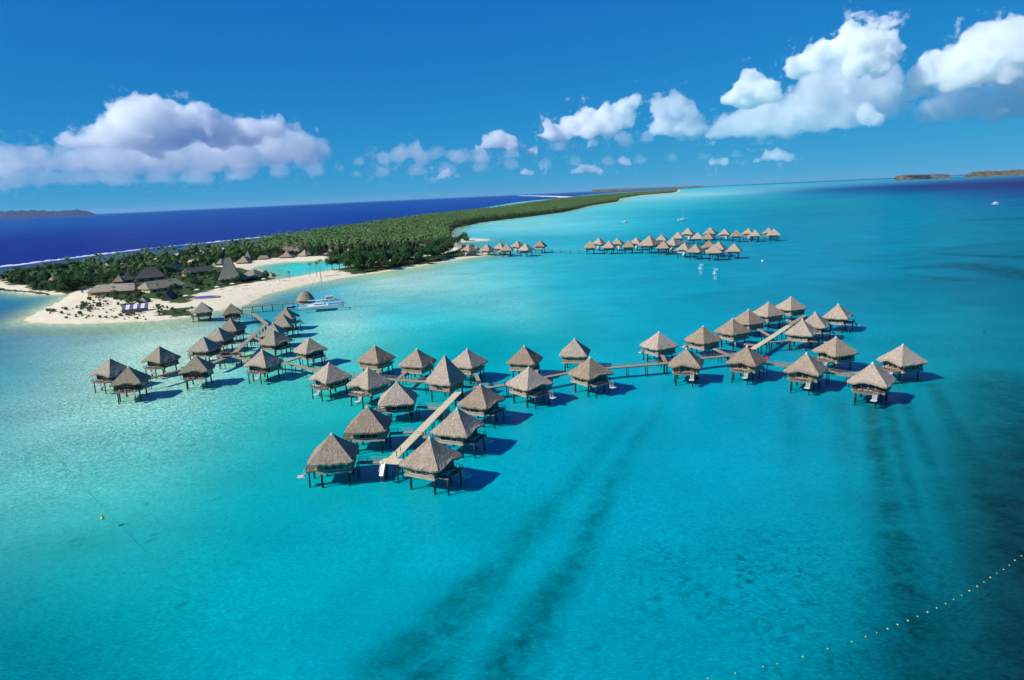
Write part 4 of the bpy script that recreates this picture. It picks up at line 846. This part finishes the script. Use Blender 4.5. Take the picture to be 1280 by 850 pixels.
SHM=[tree_meshes(40+i,h=1.1,r=1.0,nc=9,leaf=.2,per=34,mat=[LEAF,SCRUB,SCRUB][i],trunk=False,sz=.7) for i in range(3)]
def put_tree(name,ms,P,sc,label,cat,group,rz=None):
    t=empty(name,P,random.uniform(0,6.28) if rz is None else rz); t.scale=(sc,sc,sc*random.uniform(.92,1.1)); tag(t,label,cat,group)
    if ms[0]: link('trunk',ms[0],t)
    link('crown',ms[1],t); return t
# sample the palm belt
UB=[tree_meshes(60+i,h=3.2,r=2.9,nc=10,leaf=.5,per=26,mat=LEAF,trunk=False,sz=.6) for i in range(2)]
def sample(poly,n,z=1.5):
    lo=poly.min(0); hi=poly.max(0); out=[]
    while sum(len(o) for o in out)<n:
        q=lo+rng.random((n*4,2))*(hi-lo); q=q[sdist(poly,q)>0]; out.append(q)
    return np.concatenate(out)[:n]
# jittered grid so trees do not pile up; sampled in strips by distance
def scatter(poly,step_fn,rmax):
    pts=[]; r=280.
    while r<rmax:
        st=step_fn(r); az0,az1=-46,20
        na=int(math.radians(az1-az0)*r/st)
        a=np.radians(az0)+ (np.arange(na)+rng.random(na)*.85)*st/r; rr=r+rng.random(na)*st*.9
        q=np.c_[np.sin(a)*rr,np.cos(a)*rr]; pts.append(q); r+=st
    q=np.concatenate(pts); return q[sdist(poly,q)>0]
q=scatter(WV[0],lambda r:7.2 if r<900 else 8.5 if r<2500 else 15,16500)
cq=coast(q); q=q[cq>3]
for sp_ in SANDP: q=q[sdist(sp_,q)<-2]
# clearing round the houses
HP=np.array([[o.location.x,o.location.y] for o in COL.objects if o.parent is None and o.get('category') in('house','lodge','hut','pavilion','hall','cottage') and o.location.z<.1])
HR=np.array([16 if o.name.startswith('house') else 5.5 if o.name.startswith('cottage') else 13 if o.name.startswith('lodge') or o.name.startswith('hall') else 8 for o in COL.objects if o.parent is None and o.get('category') in('house','lodge','hut','pavilion','hall','cottage') and o.location.z<.1])
d=np.sqrt(((q[:,None]-HP[None])**2).sum(-1)); q=q[(d>HR[None]).all(1)]
r=np.hypot(q[:,0],q[:,1]); az=np.degrees(np.arctan2(q[:,0],q[:,1]))
# left part: broadleaf grove; rest palms
W0=at(110,345,1.5); azl=math.degrees(math.atan2(W0.x,W0.y)); azm=math.degrees(math.atan2(at(330,315,1.5).x,at(330,315,1.5).y))
p_broad=np.where(az<azl,.75,np.where(az<azm,.5,.10)); isb=rng.random(len(q))<p_broad
low=(az<azm)&(az>azl)          # lower scrubby ground behind the resort
keep=~low|(rng.random(len(q))<.55); q=q[keep]; r=r[keep]; az=az[keep]; isb=isb[keep]; low=low[keep]
gzq=ground_z(q); cq2=coast(q)
order=np.argsort(r)
pi_=[i for i in order if not isb[i]]; bi=[i for i in order if isb[i]]
GP='coconut palms of the island grove'; GB='broadleaf trees of the island'
for i in pi_[:230]:
    put_tree('palm_tree',PM[random.randrange(5)],(q[i,0],q[i,1],gzq[i]),random.uniform(.55,.85) if low[i] or az[i]<azl else random.uniform(.75,1.0),'green coconut palm in the near part of the island grove','palm tree',GP)
for i in bi[:200]:
    put_tree('broadleaf_tree',TM[random.randrange(4)],(q[i,0],q[i,1],gzq[i]),random.uniform(.45,.75) if low[i] else random.uniform(.5,.88),'dark green bushy broadleaf tree on the left part of the island','tree',GB)
# the rest as one stuff object each: geometry nodes instances on points
def gn_scatter(name,idx,meshes,s0,s1,label,cat):
    me=bpy.data.meshes.new(name); me.from_pydata([(q[i,0],q[i,1],gzq[i]) for i in idx],[],[]); o=link(name,me); tag(o,label,cat,kind='stuff')
    ng=bpy.data.node_groups.new(name,'GeometryNodeTree'); ng.interface.new_socket('Geometry',in_out='INPUT',socket_type='NodeSocketGeometry'); ng.interface.new_socket('Geometry',in_out='OUTPUT',socket_type='NodeSocketGeometry')
    N=ng.nodes; gi=N.new('NodeGroupInput'); go=N.new('NodeGroupOutput'); src=[]
    jn=N.new('GeometryNodeGeometryToInstance')
    lst=[]
    for k,(t_,c_m) in enumerate(meshes):
        bm=bmesh.new(); 
        t_=t_ or bpy.data.meshes.new('none')
        if not t_.materials: t_.materials.append(BARK)
        bm.from_mesh(t_); nf=len(bm.faces); bm.from_mesh(c_m); bm.faces.ensure_lookup_table()
        for f_ in bm.faces[nf:]: f_.material_index=1
        mm=bpy.data.meshes.new(name+'_tree'); bm.to_mesh(mm); bm.free(); mm.materials.append(t_.materials[0]); mm.materials.append(c_m.materials[0]); lst.append(mm)
    # split points by random index over the variants
    prev=gi.outputs[0]; join=N.new('GeometryNodeJoinGeometry')
    rv=N.new('FunctionNodeRandomValue'); rv.data_type='INT'; rv.inputs[4].default_value=0; rv.inputs[5].default_value=len(lst)-1; rv.inputs[8].default_value=3
    rr=N.new('FunctionNodeRandomValue'); rr.data_type='FLOAT'; rr.inputs[2].default_value=0; rr.inputs[3].default_value=6.283; cx=N.new('ShaderNodeCombineXYZ'); ng.links.new(rr.outputs[1],cx.inputs[2])
    rs=N.new('FunctionNodeRandomValue'); rs.data_type='FLOAT'; rs.inputs[2].default_value=s0; rs.inputs[3].default_value=s1; rs.inputs[8].default_value=9
    for k,mm in enumerate(lst):
        ho=bpy.data.objects.new(name+'_source',mm)   # unlinked source object, never in the scene
        oi=N.new('GeometryNodeObjectInfo'); oi.inputs[0].default_value=ho
        ip=N.new('GeometryNodeInstanceOnPoints'); cmpn=N.new('FunctionNodeCompare'); cmpn.data_type='INT'; cmpn.operation='EQUAL'; ng.links.new(rv.outputs[2],cmpn.inputs[2]); cmpn.inputs[3].default_value=k
        ng.links.new(gi.outputs[0],ip.inputs['Points']); ng.links.new(cmpn.outputs[0],ip.inputs['Selection']); ng.links.new(oi.outputs['Geometry'],ip.inputs['Instance']); ng.links.new(cx.outputs[0],ip.inputs['Rotation']); ng.links.new(rs.outputs[1],ip.inputs['Scale']); ng.links.new(ip.outputs[0],join.inputs[0])
    ng.links.new(join.outputs[0],go.inputs[0]); md=o.modifiers.new('scatter','NODES'); md.node_group=ng; return o
ub=[i for i in order if cq2[i]<60 or rng.random()<.35]
def rp_pts(): pass
print('palms',len(pi_),'broad',len(bi))
gn_scatter('palm_grove',pi_[230:],PM,.72,1.0,'dense belt of distant coconut palms covering the long island','palm grove')
if len(bi)>200: gn_scatter('woodland',bi[200:],TM,.55,.95,'darker broadleaf trees mixed into the distant palm belt','woodland')
gn_scatter('undergrowth',ub,UB,.7,1.5,'low green bushes filling the ground under the palms','undergrowth')
# front line of big trees by the beach
FT=[]
for k in range(260):
    u=random.random(); 
    P0=np.array([(414,336),(440,340),(470,337.5),(500,332),(540,326),(562,320)]); s=u*5; i=min(4,int(s)); px,py=P0[i]+(P0[i+1]-P0[i])*(s-i); py+=random.uniform(-13 if px<470 else -8,.5)
    P=at(px,py,1.5); ok=all((P-f).length>6.5 for f in FT) and coast(np.array([[P.x,P.y]]))[0]>2
    if ok: FT.append(P)
for i,P in enumerate(FT): put_tree('shore_tree',TM[i%4],(P.x,P.y,1.4),random.uniform(.8,1.3),'large dark green tree in the line behind the front beach','tree','big trees behind the front beach')
for px,py,sc in [(580,300.5,.9),(576,303,.8),(583,304,.7),(572,306,.8),(566,309,.9),(590,312.5,.45),(598,314.5,.4),(604,315.5,.35),(580,313,.5)]:
    P=at(px,py,1.4); put_tree('shore_tree',TM[1],(P.x,P.y,1.2),sc,'dark bushy tree on the narrow sand point beside the distant huts','tree','trees on the narrow sand point')
# palms on the sand bar by the inner lagoon and in the resort
for px,py,sc in [(362.5,351,.5),(387.5,346.5,.75),(395.5,345.5,.72),(400,342,.75),(410,341,.5),(345,352,.4),(340,352,.45),(334,350,.4),(350,352.5,.35)]:
    P=at(px,py,1.5); put_tree('palm_tree',PM[1],(P.x,P.y,1.4),sc,'slender palm standing on the sand bar in front of the inner lagoon','palm tree','palms on the sand bar')
rs=random.Random(3)
RES=[(rs.uniform(212,300),rs.uniform(341,367)) for _ in range(105)]+[(rs.uniform(120,220),rs.uniform(337,352)) for _ in range(50)]+[(rs.uniform(300,345),rs.uniform(344,352)) for _ in range(14)]+[(rs.uniform(122,235),rs.uniform(369,377)) for _ in range(14)]
bd=np.array([[at(x,y,1.5).x,at(x,y,1.5).y] for x,y in RES]); dd=np.sqrt(((bd[:,None]-HP[None])**2).sum(-1)).min(1)
for i,(x,y) in enumerate(RES):
    P=at(x,y,1.5)
    if dd[i]<4.5 or coast(np.array([[P.x,P.y]]))[0]<4 or vegd(np.array([[P.x,P.y]]))[0]<-2 or (P-at(257,373,1.6)).length<10: continue
    if i%3: put_tree('garden_tree',TM[i%4],(P.x,P.y,1.3),rs.uniform(.25,.5),'small bushy garden tree between the resort lodges','tree','garden trees of the resort')
    else: put_tree('palm_tree',PM[i%5],(P.x,P.y,1.3),rs.uniform(.35,.6),'short garden palm between the resort lodges','palm tree','garden palms of the resort')
for i in range(230):
    if i<185:
        x,y=rs.uniform(58,182),rs.uniform(372,398)
        if y>397.5-(0) or (x<110 and y<388-(x-60)*.25) or (x<75 and y>392): continue
    elif i<205: x,y=rs.uniform(95,135),rs.uniform(363,384)
    else: x,y=rs.uniform(186,245),rs.uniform(384,393)
    P=at(x,y,1.6); 
    if coast(np.array([[P.x,P.y]]))[0]<3: continue
    put_tree('shrub',SHM[i%3],(P.x,P.y,gz(P)-.1),rs.uniform(.5,1.3) if rs.random()<.85 else 2.0,'small scrubby bush on the pale sand spit','shrub','bushes scattered on the sand spit')
# rocks along the far left shore
def rock_me(seed):
    bm=bmesh.new(); bmesh.ops.create_icosphere(bm,subdivisions=2,radius=1); rd=random.Random(seed)
    for v in bm.verts: v.co*=rd.uniform(.75,1.15); v.co.z*=.55
    me=bpy.data.meshes.new('rock'); bm.to_mesh(me); bm.free(); me.materials.append(ROCK); return me
RK=[rock_me(i) for i in range(3)]
for i in range(60):
    u=i/60; x=-8+u*70; y=361.5+u*7.5+random.uniform(-1.8,-.2); P=at(x,y,.4); o=link('shore_rock',RK[i%3]); o.location=(P.x,P.y,.45); s=random.uniform(.6,1.7); o.scale=(s*1.3,s,s*.8); o.rotation_euler=(0,0,random.uniform(0,6)); tag(o,'dark rock at the waterline of the far left shore','rock','rocks along the far left shore')
# ---------------------------------------------------------------- distant hills and motus
def ridge(name,pts,dist_y,depth,mat,label,base_y,seed,kind='structure',cat=None):
    """pts: (px, top_py); base_y: waterline row function; builds a real ridge with depth"""
    rd=np.random.default_rng(seed); xs=np.array([p[0] for p in pts],float); ys=np.array([p[1] for p in pts],float); n_=160; PX=np.linspace(xs[0],xs[-1],n_); TY=np.interp(PX,xs,ys)
    mb=MB(); M=9
    for i,px in enumerate(PX):
        b=at(px,base_y(px),0); dist=math.hypot(b.x,b.y)
        rt=ray(px,TY[i]); hh=H+rt.z/math.hypot(rt.x,rt.y)*(dist+depth*.5); hh=max(hh,1.)
        dr=Vector((b.x,b.y,0)).normalized()
        for j in range(M):
            v=j/(M-1); pr=math.sin(math.pi*v)**.8; p=Vector((b.x,b.y,0))+dr*depth*v; z=hh*pr*(1+.12*math.sin(i*.9+j)*math.sin(i*.37+seed)*(1 if 0<j<M-1 else 0))-2*(1-pr); mb.v.append((p.x,p.y,z))
    for i in range(n_-1):
        for j in range(M-1): mb.f.append((i*M+j,i*M+M+j,i*M+M+j+1,i*M+j+1))
    o=mb.build(name,mat,None,True); tag(o,label,cat,kind=kind); return o
n=Nt('hazy_hill'); n.bsdf(n.mix(n.noise(n.pos(),.002,4),(.02,.035,.095),(.035,.05,.11)),.95,.0); HILL=n.m  # blue of distance haze painted into the hill colour
n=Nt('motu_scrub'); f=n.noise(n.pos(),.012,5,.65); n.bsdf(n.mix(n.mapr(f,.42,.58),(.05,.075,.04),(.20,.15,.09)),.95,.0); MOTU=n.m
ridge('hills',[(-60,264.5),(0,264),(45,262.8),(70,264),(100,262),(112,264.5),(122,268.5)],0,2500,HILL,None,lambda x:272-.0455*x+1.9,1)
ridge('hills',[(1118,220.5),(1130,218.6),(1150,218.3),(1170,217.6),(1182,218),(1188,219)],0,900,MOTU,None,lambda x:272-.0455*x+4.6,2)
ridge('hills',[(1205,219),(1215,215),(1235,213.5),(1250,214),(1265,212.4),(1300,211.5),(1340,211)],0,1100,MOTU,None,lambda x:272-.0455*x+5.0,3)
ridge('hills',[(740,237),(760,236.2),(820,234.2),(874,232.3),(880,232.4)],0,500,MOTU,None,lambda x:272-.0455*x+1.9,4)
# pale sandbank beyond the palms
# ---------------------------------------------------------------- clouds
def volmat(dens,seed):
    n=Nt('cumulus_vapour'); pv=n.n('ShaderNodeVolumePrincipled'); pv.inputs['Color'].default_value=(.985,1,.993,1); pv.inputs['Density Attribute'].default_value=''
    at_=n.attr('density'); p=n.pos(); f=n.noise(p,.0011,9,.62,.3); f2=n.noise(p,.0048,6,.68,.2)
    d=n.math('ADD',at_.outputs['Fac'],n.mapr(f,.3,.7,-.50,.13)); d=n.math('ADD',d,n.mapr(f2,.3,.7,-.34,.21))
    d=n.mapr(d,.0,.16,0,dens,True); n.l(d,pv.inputs['Density']); n.l(pv.outputs[0],n.out.inputs[1])
    return n.m
CLMATS={}
_b=bmesh.new(); bmesh.ops.create_icosphere(_b,subdivisions=2,radius=1); ICO_V=np.array([v.co[:] for v in _b.verts]); ICO_F=np.array([[v.index for v in f.verts] for f in _b.faces]); _b.free()
def cloud(puffs,D,label,soft=.5,seed=0,vox=1.9,dens=.009,band=8.,flat=.55,big=1.27):
    rd=random.Random(seed); u=D/F; C0=at_d(sum(p[0] for p in puffs)/len(puffs),sum(p[1] for p in puffs)/len(puffs),D)
    cs_=[]
    def sph(c,r): cs_.append((*(c-C0),r))
    for px,py,r in puffs:
        c=at_d(px,py,D+rd.uniform(-1,1)*r*u*.7); R_=r*u*big; sph(c,R_)
        for j in range(int(8+r*.35)):
            v=Vector((rd.gauss(0,1),rd.gauss(0,1),rd.gauss(0,1)+.55)).normalized(); r2=R_*rd.uniform(.25,.5); c2=c+v*R_*.88; sph(c2,r2)
            for k in range(3):
                w=(v+Vector((rd.gauss(0,.8),rd.gauss(0,.8),rd.gauss(0,.8)))).normalized(); sph(c2+w*r2*.9,r2*rd.uniform(.3,.5))
    a_=np.array(cs_); co=(a_[:,None,:3]+ICO_V[None]*a_[:,None,3:]).reshape(-1,3); nv_=len(ICO_V)
    base=np.sort(co[:,2])[len(co)//5]; co[:,2]=np.where(co[:,2]<base,base+(co[:,2]-base)*flat,co[:,2])
    fs=(np.arange(len(a_))[:,None,None]*nv_+ICO_F[None]).reshape(-1,3)
    me=bpy.data.meshes.new('cloud'); me.from_pydata(co.tolist(),[],fs.tolist()); me.update(); o=link('cloud',me); o.location=C0; tag(o,label,'cloud',kind='stuff')
    md=o.modifiers.new('join','REMESH'); md.mode='VOXEL'; md.voxel_size=1.9*u
    ng=bpy.data.node_groups.new('vapour','GeometryNodeTree'); ng.interface.new_socket('Geometry',in_out='INPUT',socket_type='NodeSocketGeometry'); ng.interface.new_socket('Geometry',in_out='OUTPUT',socket_type='NodeSocketGeometry')
    N=ng.nodes; gi=N.new('NodeGroupInput'); go=N.new('NodeGroupOutput'); mv=N.new('GeometryNodeMeshToVolume'); mv.resolution_mode='VOXEL_SIZE'
    for q_ in mv.inputs:
        if q_.name=='Voxel Size': q_.default_value=vox*u
        if q_.name=='Interior Band Width': q_.default_value=band*u
        if q_.name=='Density': q_.default_value=1.
    key=round(dens,5)
    if key not in CLMATS: CLMATS[key]=volmat(dens,seed)
    sm=N.new('GeometryNodeSetMaterial'); sm.inputs['Material'].default_value=CLMATS[key]
    ng.links.new(gi.outputs[0],mv.inputs[0]); ng.links.new(mv.outputs[0],sm.inputs[0]); ng.links.new(sm.outputs[0],go.inputs[0]); m_=o.modifiers.new('vapour','NODES'); m_.node_group=ng
    return o
S.cycles.volume_bounces=14; S.cycles.max_bounces=16; S.cycles.volume_step_rate=1.; S.cycles.volume_max_steps=256
cloud([(150,172,18),(160,155,20),(182,146,18),(200,158,20),(225,158,17),(248,152,15),(262,165,18),(290,165,14),(318,163,12),(345,160,11),(370,160,7),(88,182,11),(105,186,12),(125,180,14),(215,175,20),(185,175,22),(275,180,16),(310,178,14)],13600,'tallest brilliant white cumulus on the left above the ocean',seed=1,dens=.0045)
cloud([(30,197,9),(8,190,7),(50,205,12),(90,205,14),(130,202,16),(170,204,18),(215,202,18),(260,200,18),(300,196,18),(340,188,18),(375,186,15),(400,190,9),(0,212,14),(395,205,9)],15000,'broken grey blue cloud body under the tall left cumulus',seed=2,dens=.0016,band=12,big=1.65)
cloud([(15,225,12),(55,228,12),(100,228,13),(150,228,13),(200,227,12),(250,224,12),(300,221,12),(350,217,11),(395,214,9),(425,212,6)],16500,'long thin low haze cloud bank near the left horizon',seed=12,dens=.0009,band=12,flat=.3,big=1.6)
cloud([(445,222,7),(480,218,8),(520,215,9),(560,212,9),(600,210,9),(640,208,9),(680,206,8),(720,205,8),(760,203,8),(800,201,8),(840,200,8),(880,199,7),(920,197,7)],17500,'faint broken haze cloud band low over the island',seed=22,dens=.0007,band=10,flat=.3,big=1.5)
cloud([(610,178,9),(626,175,10),(640,180,9),(598,186,6),(650,186,6)],15000,'small white cumulus left of the middle cloud',seed=3,dens=.006)
cloud([(500,194,9),(520,190,9),(545,194,8),(480,200,7),(565,194,7),(600,196,8),(450,203,6),(640,192,8),(575,198,8),(530,200,9)],16000,'thin broken grey clouds left of the middle small cumulus',seed=4,dens=.0014,big=1.5)
cloud([(688,172,11),(704,172,12),(716,158,11),(735,150,12),(756,145,12),(776,136,11),(792,126,9),(760,162,14),(735,170,12),(785,150,10),(684,155,6)],14500,'bright ragged cumulus in the middle of the sky',seed=5,dens=.007)
cloud([(700,184,8),(740,182,8),(780,176,9),(810,172,8)],15200,'grey base cloud under the bright ragged middle cumulus',seed=15,dens=.0015)
cloud([(828,138,12),(846,132,11),(862,140,10),(826,162,13),(845,165,15),(868,163,14)],14500,'soft cloud on the left of the big right cumulus',seed=6,dens=.0035)
cloud([(912,132,12),(928,116,13),(942,100,10),(932,92,6),(955,112,12),(995,86,11),(1012,76,12),(1032,66,12),(1046,62,9),(1064,42,10),(1074,56,14),(1094,58,13),(1112,52,9),(1116,68,9),(1100,78,13),(1072,78,14),(960,128,14),(935,140,14)],13000,'huge white cumulus with two towers right of centre',seed=7,dens=.010)
cloud([(905,165,14),(930,158,18),(960,150,20),(1000,142,20),(1035,130,22),(1070,115,22),(1095,105,20),(1020,108,18),(1050,100,16),(1105,130,16),(980,165,14),(1020,158,14),(1060,148,14),(890,170,8)],14200,'blue shadowed body of cloud under the two white towers',seed=17,dens=.0019,band=12,big=1.45)
cloud([(1082,140,9),(1094,150,9),(1080,156,6)],12800,'small grey puff at the foot of the huge right cumulus',seed=8,dens=.005)
cloud([(1165,82,12),(1152,96,14),(1142,122,12),(1136,135,9),(1185,84,15),(1228,44,10),(1232,36,7),(1218,62,14),(1245,66,15),(1272,50,18),(1290,44,18),(1200,98,16),(1230,88,16),(1265,86,18)],13500,'massive bright upper cloud folds at the right edge',seed=9,dens=.006)
cloud([(1150,150,9),(1175,140,13),(1205,135,16),(1215,125,14),(1240,140,16),(1270,132,18),(1300,125,20),(1190,118,12),(1255,112,14),(1290,100,14),(1160,158,6)],14300,'lower shadowed cloud layer at the right edge',seed=19,dens=.0022,band=12,big=1.4)
for i,(ps,l) in enumerate([([(960,196,6),(972,194,7),(985,199,6),(945,202,5),(905,204,6),(890,204,5)],'thin white wisp under the huge right cumulus'),([(779,201,6),(785,207,6)],'tiny white cloud low over the island point'),([(655,216,6),(664,218,5),(640,220,4)],'tiny faint cloud above the distant white beach'),([(725,213,7),(740,212,6),(715,216,5),(750,216,5)],'faint low cloud right of the tiny island clouds'),([(560,216,5),(553,220,5),(572,220,4)],'tiny cloud low over the ocean left of centre')]):
    cloud(ps,17000,l,.7,dens=.004,seed=20+i)

hz=MB(); hz.box((0,0,145),(122000,122000,330)); n=Nt('haze_air'); pv=n.n('ShaderNodeVolumePrincipled'); pv.inputs['Color'].default_value=(.62,.78,.98,1); pv.inputs['Density'].default_value=6e-6; pv.inputs['Anisotropy'].default_value=.2; n.l(pv.outputs[0],n.out.inputs[1]); o=hz.build('haze',n.m); tag(o,kind='stuff')
print('objects',len(COL.objects))
